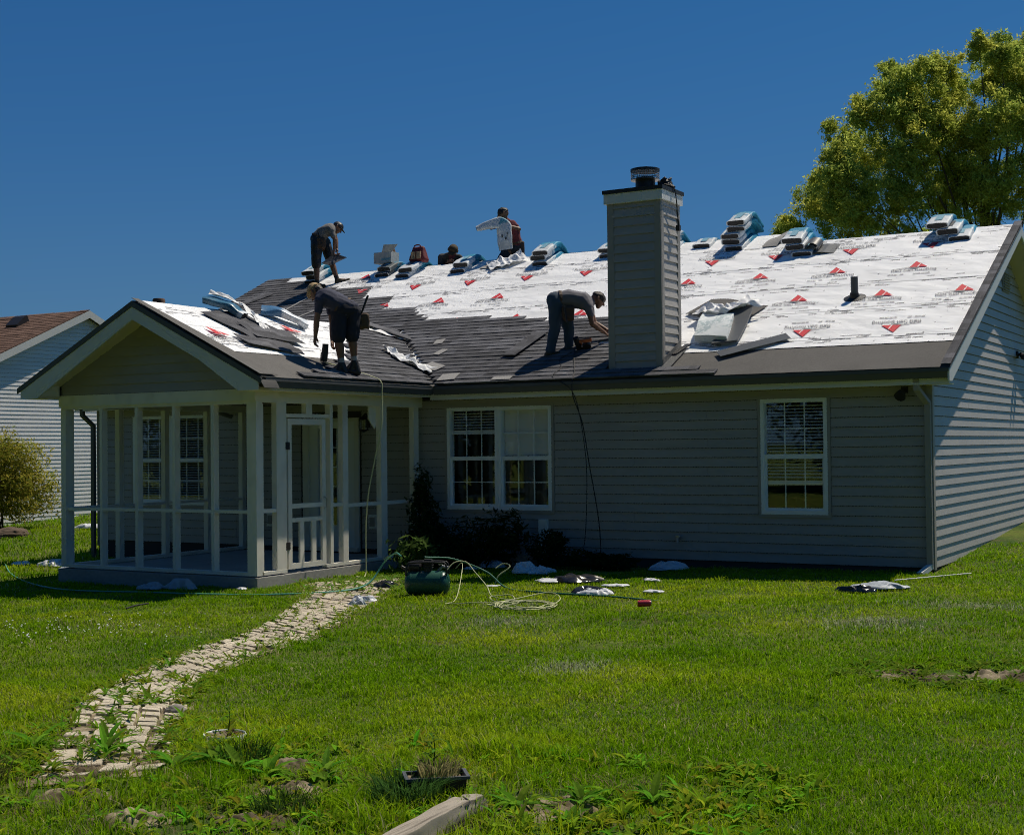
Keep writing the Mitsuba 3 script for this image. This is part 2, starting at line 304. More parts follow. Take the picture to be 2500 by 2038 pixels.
for r_ in range(36):
    z0, z1 = r_ * EX, (r_ + 1) * EX
    yb = max(.07, (z0 + .13 - 2.49) / .4795 - .337); yt = max(.07, (z1 + .13 - 2.49) / .4795 - .337)
    if yt > YR - .05: break
    c = [yb, 1.9 + 1.37 * (r_ % 4) + .2 * (r_ % 3), 2 * YR - yb]
    if c[1] < yb + .6: c = [yb, 2 * YR - yb]
    for q, (a, b) in enumerate(zip(c[:-1], c[1:])):
        a1 = yt if q == 0 else a; b1 = 2 * YR - yt if q == len(c) - 2 else b - .004
        part(SW, 'siding_board', board((0, a, z0), (0, b - .004, z0), (0, b1, z1), (0, a1, z1), (1, 0, 0)), 'm_siding')
part(H, 'far_wall', boxes((-14.62, -14.48, .16, 10.3, -.3, 2.4), (-14.6, 0, 9.2, 9.35, -.3, 2.5)), 'm_siding')
part(H, 'far_gable', prism([(.1, 2.35), (10.3, 2.35), (YL, ZL - .16)], lambda y, z: (-14.62, y, z), lambda y, z: (-14.5, y, z)), 'm_siding')
part(H, 'foundation', boxes((-14.58, -.04, .05, 9.3, -.6, -.005)), 'm_concrete')
part(H, 'inner_wall', boxes((-14.4, -.2, 3.4, 3.5, -.005, 2.4)), 'm_dark_room')
part(H, 'ceiling', boxes((-14.45, -.15, .17, 9.15, 2.36, 2.4)), 'm_dark_room')
gv = boxes((.012, .03, 4.66, 5.2, 3.9, 4.22)); part(H, 'gable_vent', gv, 'm_trim_grey')
for q in range(7): part(f'{H}__gable_vent', 'louver', beam((.04, 4.69, 3.935 + .042 * q), (.04, 5.17, 3.935 + .042 * q), .03, .012, (1, 0, 1.2)), 'm_trim_grey')
fl = part(H, 'floodlight', lathe([(.0, 0), (.06, 0), (.06, .03), (.02, .035), (.02, .07)], 14, (0, 0, 0)), 'm_black')
scene[fl]['to_world'] = T().translate([.01, 5.75, 2.97]).rotate([0, 1, 0], 90)
part(fl, 'lamp_head', cat([tube([(.07, 5.72, 2.98), (.13, 5.68, 2.93), (.2, 5.6, 2.92)], [.03, .05, .07], 12), tube([(.07, 5.78, 2.98), (.13, 5.83, 2.93), (.2, 5.9, 2.92)], [.03, .05, .07], 12)]), 'm_black', smooth=40)

# windows
def window(x0, x1, z0, z1, y=-.03, slats=(2.1, 1.4), closed=False, open_=1.0):
    W = part(H, 'window', boxes((x0, x1, y, .1, z1 - .05, z1), (x0, x1, y, .1, z0, z0 + .055), (x0, x0 + .05, y, .1, z0 + .055, z1 - .05), (x1 - .05, x1, y, .1, z0 + .055, z1 - .05)), 'm_white_vinyl')
    zm = (z0 + z1) / 2
    part(W, 'sash', boxes((x0 + .05, x1 - .05, y + .022, y + .07, zm - .03, zm + .03), (x0 + .05, x0 + .075, y + .03, y + .06, z0 + .055, zm - .03), (x1 - .075, x1 - .05, y + .03, y + .06, z0 + .055, zm - .03), (x0 + .05, x1 - .05, y + .03, y + .06, z0 + .055, z0 + .085)), 'm_white_vinyl')
    for a, b in ((zm + .03, z1 - .05), (z0 + .085, zm - .03)):
        part(W, 'pane', prism([(x0 + .05, a), (x1 - .05, a), (x1 - .05, b), (x0 + .05, b)][::-1], lambda p, q: (p, y + .05, q), lambda p, q: (p, y + .05, q))[0:1] + (A([[0, 1, 2], [0, 2, 3]]),), 'm_glass')
        w = (x1 - x0 - .1) / 3
        part(W, 'grille', boxes(*[(x0 + .05 + w * q - .007, x0 + .05 + w * q + .007, y + .056, y + .068, a, b) for q in (1, 2)], (x0 + .05, x1 - .05, y + .057, y + .067, (a + b) / 2 - .007, (a + b) / 2 + .007)), 'm_white_vinyl')
    z = slats[0]; st = .043 if not closed else .03
    while z > slats[1]:
        an = .35 if not closed else 1.25
        part(W, 'slat', beam((x0 + .06, y + .12, z), (x1 - .06, y + .12, z), .042, .004, (0, -math.sin(an), math.cos(an))), 'm_blind'); z -= st
    part(W, 'blind_rail', boxes((x0 + .06, x1 - .06, y + .09, y + .13, slats[1] - .07, slats[1] - .01)), 'm_blind')
    return W
window(-2.237, -1.33, .645, 2.17, slats=(2.08, 1.1))
window(-6.31, -5.411, .645, 2.17, slats=(2.1, 1.45), closed=True)
window(-7.205, -6.312, .645, 2.17, slats=(2.08, 1.84))
window(-13.75, -12.86, .645, 2.17, slats=(2.1, .75))
window(-12.858, -11.96, .645, 2.17, slats=(2.1, .75))
for a, b, c, d in ops[:3]: part(H, 'window_trim', boxes((a - .04, b + .04, -.024, -.0, d, d + .04), (a - .04, b + .04, -.024, -.0, c - .04, c), (a - .04, a, -.024, -.0, c, d), (b, b + .04, -.024, -.0, c, d)), 'm_trim_grey')

# patio door behind the porch
PD = part(H, 'patio_door', boxes((-9.86, -9.68, -.01, .05, .02, 2.0), (-9.12, -8.95, -.01, .05, .02, 2.0), (-9.68, -9.12, -.01, .05, .02, .36), (-9.68, -9.12, -.01, .05, 1.9, 2.0)), 'm_white_vinyl')
part(PD, 'casing', boxes((-9.98, -9.86, -.03, .08, -.0, 2.06), (-8.95, -8.86, -.03, .08, 0, 2.06), (-9.86, -8.95, -.03, .08, 2.0, 2.06)), 'm_cream')
part(PD, 'pane', (A([(-9.68, .02, .36), (-9.12, .02, .36), (-9.12, .02, 1.9), (-9.68, .02, 1.9)]), A([[0, 2, 1], [0, 3, 2]])), 'm_glass')
part(PD, 'grille', boxes(*[(-9.68 + .187 * q - .008, -9.68 + .187 * q + .008, .0, .012, .36, 1.9) for q in (1, 2)], *[(-9.68, -9.12, .001, .011, .36 + .308 * q - .008, .36 + .308 * q + .008) for q in (1, 2, 3, 4)]), 'm_white_vinyl')
part(PD, 'sill', boxes((-9.98, -8.86, -.09, .0, -.045, .02)), 'm_cream')
ln = part(H, 'wall_lantern', cat([lathe([(.0, 2.1), (.03, 2.08), (.075, 2.03), (.08, 2.02), (.0, 2.02)], 10, (-8.68, -.13, 0)), lathe([(.07, 1.86), (.0, 1.82)], 10, (-8.68, -.13, 0)), lathe([(.07, 1.85), (.075, 1.86), (.07, 1.87)], 10, (-8.68, -.13, 0)), boxes((-8.72, -8.64, -.03, -.015, 1.9, 2.12)), tube([(-8.68, -.03, 2.07), (-8.68, -.08, 2.12), (-8.68, -.13, 2.09)], .012)] + [tube([(-8.68 + .066 * math.cos(t), -.13 + .066 * math.sin(t), 1.86), (-8.68 + .074 * math.cos(t), -.13 + .074 * math.sin(t), 2.03)], .006, 5) for t in np.arange(6) * math.pi / 3]), 'm_black')
part(ln, 'lamp_glass', lathe([(.055, 1.87), (.062, 2.02)], 10, (-8.68, -.13, 0)), 'm_glass')
for x, y_ in ((-10.655, -.03), (-8.60, -.03)):
    o = part(H, 'outlet_cover', boxes((x - .075, x + .075, -.035, -.014, .32, .54)), 'm_white_vinyl'); part(o, 'lid', boxes((x - .045, x + .045, -.055, -.036, .36, .5)), 'm_trim_grey')
part(H, 'conduit_cover', boxes((-5.615, -5.475, -.07, -.016, -.1, .52)), 'm_cream')
part(H, 'hose_bib', cat([tube([(-3.42, -.0, .3), (-3.42, -.09, .3)], .018), lathe([(.0, 0), (.045, 0), (.045, .02), (.0, .02)], 12, (-3.42, -.08, .32)), tube([(-3.42, -.09, .3), (-3.42, -.1, .24)], .016)]), 'm_metal')

# eaves, gutters, rakes
for x0, x1 in ((-7.3, .28), (-14.9, -11.3)):
    part(H, 'soffit', boxes((x0, x1, -.24, 0, 2.292, 2.304)), 'm_soffit'); part(H, 'fascia', boxes((x0 - .05, x1 + .005, -.255, -.241, 2.29, 2.455)), 'm_fascia')
for ya, yb, za, zb in ((-.2, YR, 2.39, ZR - .17), (YR, 2 * YR + .2, ZR - .17, 2.39)): part(H, 'rake_soffit', prism([(ya, za), (yb, zb), (yb, zb - .012), (ya, za - .012)], lambda y, z: (.0, y, z), lambda y, z: (.285, y, z)), 'm_soffit')
GUT = [(0, 0), (-.105, 0), (-.105, -.035), (-.085, -.075), (-.07, -.115), (0, -.115)]
def gutter_main(x0, x1):
    f = lambda x: (lambda a, b: (x, -.245 + a, 2.478 + b))
    sol = prism([(0, -.02), (-.1, -.02), (-.1, -.035), (-.085, -.075), (-.07, -.115), (0, -.115)], f(x0), f(x1))
    return cat([sol, boxes((x0, x1, -.352, -.344, 2.44, 2.484))])
part(H, 'gutter', gutter_main(-7.25, .30), 'm_gutter'); part(H, 'gutter', gutter_main(-15.0, -11.7), 'm_gutter')
part(H, 'rake_board', prism([(-.345, 2.325), (-.345, 2.478), (YR, ZR - .012), (YR, ZR - .165), (-.2, 2.325)], lambda y, z: (.286, y, z), lambda y, z: (.308, y, z)), 'm_fascia')
part(H, 'rake_board', prism([(2 * YR + .3, 2.325), (YR, ZR - .165), (YR, ZR - .012), (2 * YR + .3, 2.478)], lambda y, z: (.286, y, z), lambda y, z: (.308, y, z)), 'm_fascia')
def downspout(px, py, ztop, zbot, sgn=1):
    w = .075
    return cat([beam((px, py, zbot + .1), (px, py, ztop), w, .055, (0, 1, 0)), beam((px, py, ztop - .02), (px - .09 * sgn, py - .16, ztop + .16), w, .055, (0, 1, 1)), beam((px - .09 * sgn, py - .16, ztop + .14), (px - .09 * sgn, py - .18, 2.37), w, .055, (0, 1, 0))])
part(H, 'downspout', downspout(-.03, -.055, 2.08, -.1), 'm_trim_grey'); part(f'{H}__downspout', 'elbow', beam((-.03, -.055, .03), (-.10, -.30, -.06), .08, .06, (0, .2, 1)), 'm_fascia')
part(H, 'downspout', downspout(-14.69, -.06, 2.05, -.4), 'm_gutter')
part(H, 'floodlight', cat([boxes((-.36, -.28, -.05, -.0, 2.2, 2.28)), tube([(-.32, -.05, 2.23), (-.33, -.13, 2.2), (-.34, -.19, 2.15)], [.02, .05, .075], 12)]), 'm_black', smooth=40)

# roof decks
RF = part(H, 'roof', slab(lambda u, v, h: MR(-15.05 + (XS + 15.05) * u, RL * v, h - .1), 1, 1, .1), 'm_felt')
part(RF, 'deck', slab(lambda u, v, h: MR(XS + (.302 - XS) * u, RR_ * v, h - .1), 1, 1, .1), 'm_felt')
part(RF, 'far_slope', prism([(YL, ZL), (2 * YL + .337, 2.49), (2 * YL + .337, 2.39), (YL, ZL - .1)], lambda y, z: (-15.05, y, z), lambda y, z: (XS, y, z)), 'm_felt')
part(RF, 'far_slope', prism([(YR, ZR), (2 * YR + .337, 2.49), (2 * YR + .337, 2.39), (YR, ZR - .1)], lambda y, z: (XS, y, z), lambda y, z: (.302, y, z)), 'm_felt')
part(RF, 'step_wall', prism([(YR - .05, ZR - .1), (YL, ZL - .02), (2 * YR + .2, 2.6)], lambda y, z: (XS - .06, y, z), lambda y, z: (XS - .004, y, z)), 'm_siding')
part(RF, 'ridge_strip', cat([beam((-12.4, YL - .005, ZL + .012), (-4.75, YL - .005, ZL + .012), .05, .03)]), 'm_black')
for q, (a, b) in enumerate(((0, 1.15), (1.1, 2.3), (2.25, 3.4), (3.35, 4.5), (4.45, 5.6))):
    part(RF, 'rake_strip', slab(lambda u, v, h: MR(.205 + .12 * u, a + (b - a) * v, .05 + .003 * q + h - .012 * np.abs(u - .5)), 2, 3, .006), 'm_shingle')
part(RF, 'drip_edge', prism([(-.345, 2.478), (-.345, 2.50), (YR, ZR + .012), (YR, ZR - .01)], lambda y, z: (.309, y, z), lambda y, z: (.318, y, z)), 'm_gutter')
part(RF, 'starter_felt', slab(lambda u, v, h: MR(-3.55 + 3.75 * u, .0 + .9 * v, .006 + h), 8, 2, .004), 'm_felt')
def wr(p): return .007 * noi(p, 1.6, 8) + .004 * noi(A(p) * [1, 3, 3], 1.4, 9)
def sheet(x0, x1, v0, v1, h0):
    def fn(u, v, h):
        x, vv = x0 + (x1 - x0) * u, v0 + (v1 - v0) * v + .012 * noi(np.stack([(x0 + (x1 - x0) * u) * 2.2, 0 * u, 0 * u + h0 * 900], -1), 1) * (1 - v)
        b = MR(x, vv, 0); return MR(x, vv, h0 + h + wr(b))
    return slab(fn, int((x1 - x0) / .16) + 1, 9, .002)
for q, (va, vb) in enumerate(((.84, 1.15), (1.08, 2.22), (2.16, 3.3), (3.24, 4.4), (4.33, 5.5), (5.43, 6.12))):
    h0 = .014 + .004 * q
    part(RF, 'underlayment_sheet', sheet(-14.95 if va > 2.4 else -7.6 - va * .8, XS, max(va, .2), vb, h0), 'm_under', smooth=30)
    if q < 5: part(RF, 'underlayment_sheet', sheet(XS - .03 - .01 * q, .2 + .03 * (q % 2), va, 5.55 if q == 4 else vb, h0 + .003), 'm_under', smooth=30)

# printed marks on the underlayment
txt = meshkit.text_mesh('Red Sail Roofing', .10, .0015)
tv = A(txt.vertices); tv[:, 0] *= .66 / tv[:, 0].max(); tv[:, 0] -= .43; tv[:, 1] -= .26; tv[:, 0] -= .25 * tv[:, 1]
RED, INK = (.52, .02, .03), (.17, .17, .18)
def flat(poly): return prism(poly, lambda a, b: (a, b, 0), lambda a, b: (a, b, .0015))
marks = [(flat([(-.13, -.09), (-.085, .17), (.135, -.105)][::-1]), RED), (moved(flat([(-.02, -.097), (.0, .05), (.01, .04), (.0, -.098)][::-1]), (0, 0, .0016)), (.75, .75, .76)),
         (flat([(-.17, -.105), (-.06, -.095), (.02, -.115), (-.03, -.16)][::-1]), INK), (flat([(-.37, -.165), (-.36, -.148), (-.13, -.085), (-.12, -.105)][::-1]), INK), ((tv, A(txt.faces)), INK)]
rg = np.random.default_rng(5)
for b, (a0, a1, g) in ((-.40, (-.46, .24, .6)),):
    a = a0
    while a < a1:
        l = rg.uniform(.02, .07)
        if rg.random() < g: marks.append((flat([(a, b), (a, b + .022), (a + l, b + .022), (a + l, b)]), INK))
        a += l + .012
def mesh_of(ms): return mikit.ply(cat([m for m, _ in ms]), 'm_vc', color=np.vstack([np.tile(c, (len(m[0]), 1)) for m, c in ms]))
logo, lettering = mesh_of(marks[:1]), mesh_of(marks[1:])
def print_mark(par, tw): part(par, 'printed_sail', logo, None, tw=tw); part(par, 'lettering', lettering, None, tw=tw, kind='stuff')
def put_main(x, v, h, up):
    s = 1 if up else -1; M = np.eye(4); M[:3, 0] = [s, 0, 0]; M[:3, 1] = A([0, CT, ST]) * s; M[:3, 2] = [0, -ST, CT]; M[:3, 3] = MR(x, v, h); return T(M)
def put_porch(y, d, h, ang=0):
    M = np.eye(4); ex = A([0, 1, 0]); ey = A([-CP, 0, SP]); c, s = math.cos(ang), math.sin(ang)
    M[:3, 0] = c * ex + s * ey; M[:3, 1] = -s * ex + c * ey; M[:3, 2] = [SP, 0, CP]; M[:3, 3] = PRr(y, d, h); return T(M)
for x, v, up in [(x, 1.36, 0) for x in (-3.22, -1.97, -.735)] + [(x, 2.75, 1) for x in (-8.375, -7.19, -5.99, -3.57, -2.37, -1.127, .0)] + [(x, 3.9, 1) for x in (-10.58, -9.37, -8.14, -4.55, -3.33, -2.1, -.877)] + \
        [(x, 4.82, 0) for x in (-11.77, -10.53, -9.31, -8.1, -6.9, -4.53, -3.42, -2.18, -.93)] + [(x, 5.72, 1) for x in (-12.17,)]:
    q = max(0, int((v - .05) / 1.085)); print_mark(RF, put_main(x, v, .014 + .004 * q + .016, up))

# shingles of the main roof
BD = A([(0, -4.5), (2.3, -4.55), (2.42, -6.2), (2.52, -6.8), (2.9, -9.1), (3.28, -9.95), (3.635, -10.5), (4.25, -11.27), (5.02, -12.27), (5.5, -13.93), (6.15, -14.75)])
def shingle(fn, u0, u1, v0, v1, h):
    m = A([fn(u0, v0, h - .008), fn(u1, v0, h - .008), fn(u1, v1, h - .012), fn(u0, v1, h - .012), fn(u0, v0, h + .014), fn(u1, v0, h + .014), fn(u1, v1, h + .003), fn(u0, v1, h + .003)])
    return m, BOXF
rs = np.random.default_rng(7)
for r_ in range(42):
    v0, v1 = r_ * .146, r_ * .146 + .152
    xr = np.interp(v0, BD[:, 0], BD[:, 1]) + .14 * (r_ % 5) * (v0 > 2.6) - (.05 * (r_ % 3) if .4 < v0 < 2.4 else 0)
    if v0 < .29: xr = -2.75 - .3 * r_
    if .3 < v0 < 2.3: xr = -4.48 - (.5 * ((r_ * 7) % 4) * .4 if v0 > 1.3 else 0)
    xl = -15.05 if v0 > 2.45 else -7.22 - v0 * (2.2 / 2.5)
    x = xr; first = True
    while x > xl + .03:
        w = (.25 + .25 * (r_ % 4) if first and v0 < 2.5 else .98); first = False
        a = max(xl, x - w)
        part(RF, 'shingle', shingle(MR, a + .002, x - .002, v0, v1, .036 + rs.normal(0, .0015)), 'm_shingle'); x = a
print('shingles', _next.get(f'{RF}__shingle'))

# chimney
CX0, CX1, CY0, CY1, CZ = -4.47, -3.64, -.02, .64, 5.0
CH = part(H, 'chimney', prism([(CY0 + .016, 2.3), (CY1 - .016, 2.3), (CY1 - .016, CZ), (CY0 + .016, CZ)], lambda y, z: (CX0 + .016, y, z), lambda y, z: (CX1 - .016, y, z)), 'm_siding')
for r_ in range(20):
    z0, z1 = 2.5 + r_ * EX, min(CZ, 2.5 + (r_ + 1) * EX)
    if z1 <= z0 + .01: break
    part(CH, 'siding_board', board((CX0 + .1, CY0 + .016, z0), (CX1 - .1, CY0 + .016, z0), (CX1 - .1, CY0 + .016, z1), (CX0 + .1, CY0 + .016, z1), (0, -1, 0)), 'm_siding')
    part(CH, 'siding_board', board((CX1 - .016, CY0 + .09, z0), (CX1 - .016, CY1 - .09, z0), (CX1 - .016, CY1 - .09, z1), (CX1 - .016, CY0 + .09, z1), (1, 0, 0)), 'm_siding')
for a, b, c, d in ((CX0, CX0 + .1, CY0, CY0 + .02), (CX1 - .1, CX1, CY0, CY0 + .02), (CX1 - .017, CX1 + .003, CY0 + .02, CY0 + .09), (CX1 - .017, CX1 + .003, CY1 - .09, CY1)): part(CH, 'corner_board', boxes((a, b, c - .003, d, 2.45, CZ)), 'm_trim_grey')
part(CH, 'crown_board', boxes((CX0 - .035, CX1 + .035, CY0 - .035, CY1 + .035, CZ - .01, CZ + .13)), 'm_fascia')
part(CH, 'cap_plate', boxes((CX0 - .05, CX1 + .05, CY0 - .05, CY1 + .05, CZ + .13, CZ + .185)), 'm_black')
fx, fy = -4.03, .33
FL = part(CH, 'flue', lathe([(.0, 5.385), (.13, 5.385), (.14, 5.38), (.14, 5.21), (.19, 5.19), (.19, 5.186)], 28, (fx, fy, 0)), 'm_black', smooth=40)
part(FL, 'flue_lid', lathe([(.0, 5.53), (.12, 5.525), (.208, 5.505), (.21, 5.47), (.0, 5.47)], 28, (fx, fy, 0)), 'm_black', smooth=40)
part(FL, 'spark_screen', cat([tube([(fx + .2 * math.cos(t), fy + .2 * math.sin(t), 5.36), (fx + .2 * math.cos(t), fy + .2 * math.sin(t), 5.47)], .0035, 4, False) for t in np.arange(44) * 2 * math.pi / 44] + [lathe([(.2, z), (.206, z + .005), (.2, z + .01)], 40, (fx, fy, 0)) for z in (5.345, 5.375, 5.40, 5.43)] + [lathe([(.14, 5.345), (.205, 5.345)], 30, (fx, fy, 0))]), 'm_metal')
fb = cat([slab(lambda u, v, h: MR(CX1 + .002 + .14 * u, .2 + .75 * v, .035 + h), 1, 2, .004), prism([(.0, 0), (.62, 0), (.62, .13), (0, .13)], lambda a, b: (CX1 + .006, CY0 + a, 2.64 + a * .4795 + b), lambda a, b: (CX1 + .009, CY0 + a, 2.64 + a * .4795 + b))])
part(CH, 'step_flashing', fb, 'm_gutter')
vp = part(H, 'vent_pipe', tube([MR(-1.535, 2.62, -.02), MR(-1.535, 2.62, 0) + A([0, 0, .34])], .052, 18), 'm_gutter', smooth=40)
part(vp, 'pipe_boot', cat([lathe([(.16, .0), (.16, .012), (.075, .03), (.056, .09), (.05, .09)], 18)]), 'm_black', smooth=40)
scene[f'{vp}__pipe_boot']['to_world'] = put_main(-1.535, 2.65, .02, True)

# ------------------------------------------------------------------ screened porch
P = thing('porch', 'cream painted gabled porch framed with posts and rails, no screens fitted yet', 'porch')
X0, X1, DY = -11.249, -7.653, -3.86
AX, AZ = -9.4515, 3.573
part(P, 'floor', boxes((X0 - .03, X1 + .03, DY - .03, -.005, -.5, -.075)), 'm_concrete')
def post(x0, x1, y0, y1, z0=-.012, z1=2.172, m='m_cream', nm='post'): return part(P, nm, boxes((x0, x1, y0, y1, z0, z1)), m)
post(X0, X0 + .098, DY, DY + .15)                                   # front posts
for x in (-10.492, -9.816, -9.126, -8.439): post(x, x + .05, DY + .01, DY + .11)
post(X1 - .16, X1, DY, DY + .14)
for x0, x1 in ((X0 + .098, -10.492), (-10.442, -9.816), (-9.766, -9.126), (-9.076, -8.439), (-8.389, X1 - .16)):
    part(P, 'rail', boxes((x0, x1, DY + .02, DY + .10, .747, .79)), 'm_cream')
part(P, 'bottom_plate', boxes((X0, X1, DY + .002, DY + .11, -.055, -.012)), 'm_cream')
part(P, 'top_plate', boxes((X0, X1, DY + .004, DY + .12, 2.172, 2.21)), 'm_cream')
part(P, 'beam', boxes((X0 - .02, X1 + .0, DY - .02, DY + .1, 2.21, 2.365)), 'm_cream')
part(P, 'beam', boxes((X1 - .1, X1 - .001, DY + .1, -.02, 2.19, 2.36)), 'm_cream'); part(P, 'beam', boxes((X0 + .001, X0 + .1, DY + .1, -.02, 2.19, 2.36)), 'm_cream')
for a, b in ((-3.45, -3.25), (-2.31, -2.245), (-2.02, -1.9), (-1.105, -.955), (-.25, -.12)):           # right side posts
    post(X1 - .09, X1 - .004, a, b, z1=2.19)
for a, b in ((-3.72, -3.45), (-1.9, -1.105), (-.955, -.25)): part(P, 'rail', boxes((X1 - .08, X1 - .015, a, b, .75, .80)), 'm_cream')
part(P, 'rail', boxes((X1 - .08, X1 - .015, -2.245, -2.02, .77, .82)), 'm_cream')
for a, b in ((-3.72, -3.25), (-2.4, -.12)): part(P, 'bottom_plate', boxes((X1 - .09, X1, a, b, -.055, -.012)), 'm_cream')
part(P, 'transom', boxes((X1 - .085, X1 - .005, -3.25, -2.31, 2.0, 2.05)), 'm_cream')
part(P, 'transom', boxes((X1 - .085, X1 - .005, -2.83, -2.7, 2.05, 2.19)), 'm_cream')
for a in (-2.84, -1.90, -.96, -.13): post(X0 + .004, X0 + .09, a, a + .09, z1=2.19)                      # left side posts
part(P, 'rail', boxes((X0 + .015, X0 + .08, DY + .15, -.04, .75, .79)), 'm_cream'); part(P, 'bottom_plate', boxes((X0, X0 + .09, DY + .15, -.02, -.06, -.012)), 'm_cream')
part(P, 'brace', prism([(-1.13, 1.86), (-1.0, 2.19), (-1.28, 2.19), (-1.28, 2.0)], lambda y, z: (X1 - .11, y, z), lambda y, z: (X1 - .092, y, z)), 'm_cream')
part(P, 'ceiling', boxes((X0 + .1, X1 - .1, DY + .1, -.02, 2.30, 2.33)), 'm_ceiling_board'); pr('m_ceiling_board', (.14, .13, .115), .8)
SD = part(P, 'screen_door', boxes((X1 - .05, X1 - .012, -3.21, -3.13, -.02, 1.985), (X1 - .05, X1 - .012, -2.48, -2.40, -.02, 1.985)), 'm_cream')
for z0, z1 in ((1.905, 1.985), (.785, .845), (.60, .655), (-.02, .05)): part(SD, 'cross_rail', boxes((X1 - .049, X1 - .013, -3.13, -2.48, z0, z1)), 'm_cream')
for y in (-2.96, -2.70): part(SD, 'baluster', boxes((X1 - .046, X1 - .016, y, y + .085, .05, .60)), 'm_cream')
for z in (1.62, .29): part(SD, 'hinge', boxes((X1 - .014, X1 - .002, -3.27, -3.18, z - .05, z + .05)), 'm_black')
part(SD, 'handle', cat([tube([(X1 - .01, -2.45, .76), (X1 + .035, -2.45, .78), (X1 + .035, -2.45, .90), (X1 - .01, -2.45, .92)], .009, 6)]), 'm_metal')
# gable
gr = .155
def gz_of(x): return AZ - .493 * abs(x - AX)
GW = part(P, 'gable_wall', prism([(X0, 2.36), (X1, 2.36), (X1, gz_of(X1) - .1), (AX, AZ - .11), (X0, gz_of(X0) - .1)], lambda x, z: (x, DY + .06, z), lambda x, z: (x, DY + .012, z)), 'm_siding')
for r_ in range(10):
    z0, z1 = 2.366 + r_ * EX, 2.366 + (r_ + 1) * EX
    h0, h1 = min(1.75, (AZ - .13 - z0) / .493), (AZ - .13 - z1) / .493
    h1 = min(1.75, h1)
    if h1 < .02: break
    part(GW, 'siding_board', board((AX - h0, DY + .012, z0), (AX + h0, DY + .012, z0), (AX + h1, DY + .012, z1), (AX - h1, DY + .012, z1), (0, -1, 0)), 'm_siding')
FY = -4.25
for s in (-1, 1):
    e = lambda t, dz, s=s: (AX + s * t, AZ - .493 * t + dz)
    lim = 2.17
    part(P, 'rake_board', prism([e(0, -.075), e(lim, -.075), (e(lim, 0)[0], 2.325), (e(lim - .33, 0)[0], 2.325), e(lim - .34, -.245), e(0, -.245)][::s], lambda x, z: (x, FY + .022, z), lambda x, z: (x, FY, z)), 'm_fascia')
    part(P, 'soffit', prism([e(0, -.17), e(1.93, -.17), e(1.93, -.18), e(0, -.18)][::s], lambda x, z: (x, DY + .01, z), lambda x, z: (x, FY + .022, z)), 'm_soffit')
    part(P, 'eave_return', boxes(tuple(sorted((AX + s * 1.80, AX + s * 2.15))) + (FY + .023, DY - .021, 2.325, 2.36)), 'm_soffit')
    part(P, 'eave_return', boxes(tuple(sorted((AX + s * 1.80, AX + s * 1.815))) + (FY + .023, DY - .021, 2.36, 2.56)), 'm_cream')
    part(P, 'drip_edge', prism([e(-.0, -.0), e(lim + .06, -.0), e(lim + .06, -.072), e(0, -.072)][::s], lambda x, z: (x, FY + .01, z), lambda x, z: (x, FY - .012, z)), 'm_gutter')
    part(P, 'eave_soffit', boxes(tuple(sorted((AX + s * 1.80, AX + s * 2.10))) + (DY - .02, -.25, 2.335, 2.345)), 'm_soffit')
    part(P, 'eave_fascia', boxes(tuple(sorted((AX + s * 2.09, AX + s * 2.10))) + (FY + .03, -.25, 2.33, 2.46)), 'm_fascia')
part(P, 'gutter', prism([(0, -.02), (.1, -.02), (.1, -.035), (.085, -.075), (.07, -.115), (0, -.115)][::-1], lambda a, b: (-7.345 + a, FY + .1, 2.478 + b), lambda a, b: (-7.345 + a, -.30, 2.478 + b)), 'm_gutter')
part(f'{P}__gutter', 'lip', boxes((-7.245, -7.237, FY + .1, -.34, 2.44, 2.486)), 'm_gutter')
part(P, 'gutter', prism([(0, 0), (-.1, 0), (-.1, -.035), (-.085, -.075), (-.07, -.115), (0, -.115)], lambda a, b: (-11.565 + a, FY + .05, 2.478 + b), lambda a, b: (-11.565 + a, -.30, 2.478 + b)), 'm_gutter')
dsp = part(P, 'downspout', cat([tube(spline([(-11.62, -.3, 2.36), (-11.62, -.28, 2.26), (-11.5, -.2, 2.17), (-11.38, -.12, 2.12)], 5), .035, 8)]), 'm_gutter')
# porch roof
def yv(d): return -.337 + d * (2.257 / 2.45)
PRF = part(P, 'roof', slab(lambda u, v, h: PRr(FY + (yv(2.465 * v) - FY) * u, 2.465 * v, h - .07), 1, 1, .07), 'm_felt')
def PL_(y, d, h): p = PRr(y, d, h); p[..., 0] = 2 * AX - p[..., 0]; return p
part(PRF, 'far_slope', slab(lambda u, v, h: PL_(yv(2.465 * v) + (FY - yv(2.465 * v)) * u, 2.465 * v, h - .07), 1, 1, .07), 'm_shingle')
def psheet(d0, d1, y0, h0):
    def fn(u, v, h):
        d = d0 + (d1 - d0) * v; y = y0 + (yv(d) - .02 - y0) * u; b = PRr(y, d, 0); return PRr(y, d, h0 + h + wr(b + A([3., 0, 0])))
    return slab(fn, 34, 9, .002)
part(PRF, 'starter_felt', slab(lambda u, v, h: PRr(FY + .01 + (yv(.8 * v) - FY - .05) * u, -.02 + .88 * v, .006 + h), 12, 2, .004), 'm_felt')
part(PRF, 'underlayment_sheet', psheet(.80, 1.72, FY + .22, .014), 'm_under', smooth=30); part(PRF, 'underlayment_sheet', psheet(1.66, 2.455, FY + .16, .018), 'm_under', smooth=30)
part(PRF, 'rake_strip', slab(lambda u, v, h: PRr(FY - .012 + (.34 - .22 * v) * u, 2.46 * v, .036 + h), 2, 6, .006), 'm_felt')
print_mark(PRF, put_porch(-3.62, 1.42, .045)); print_mark(PRF, put_porch(-1.62, 1.84, .045))
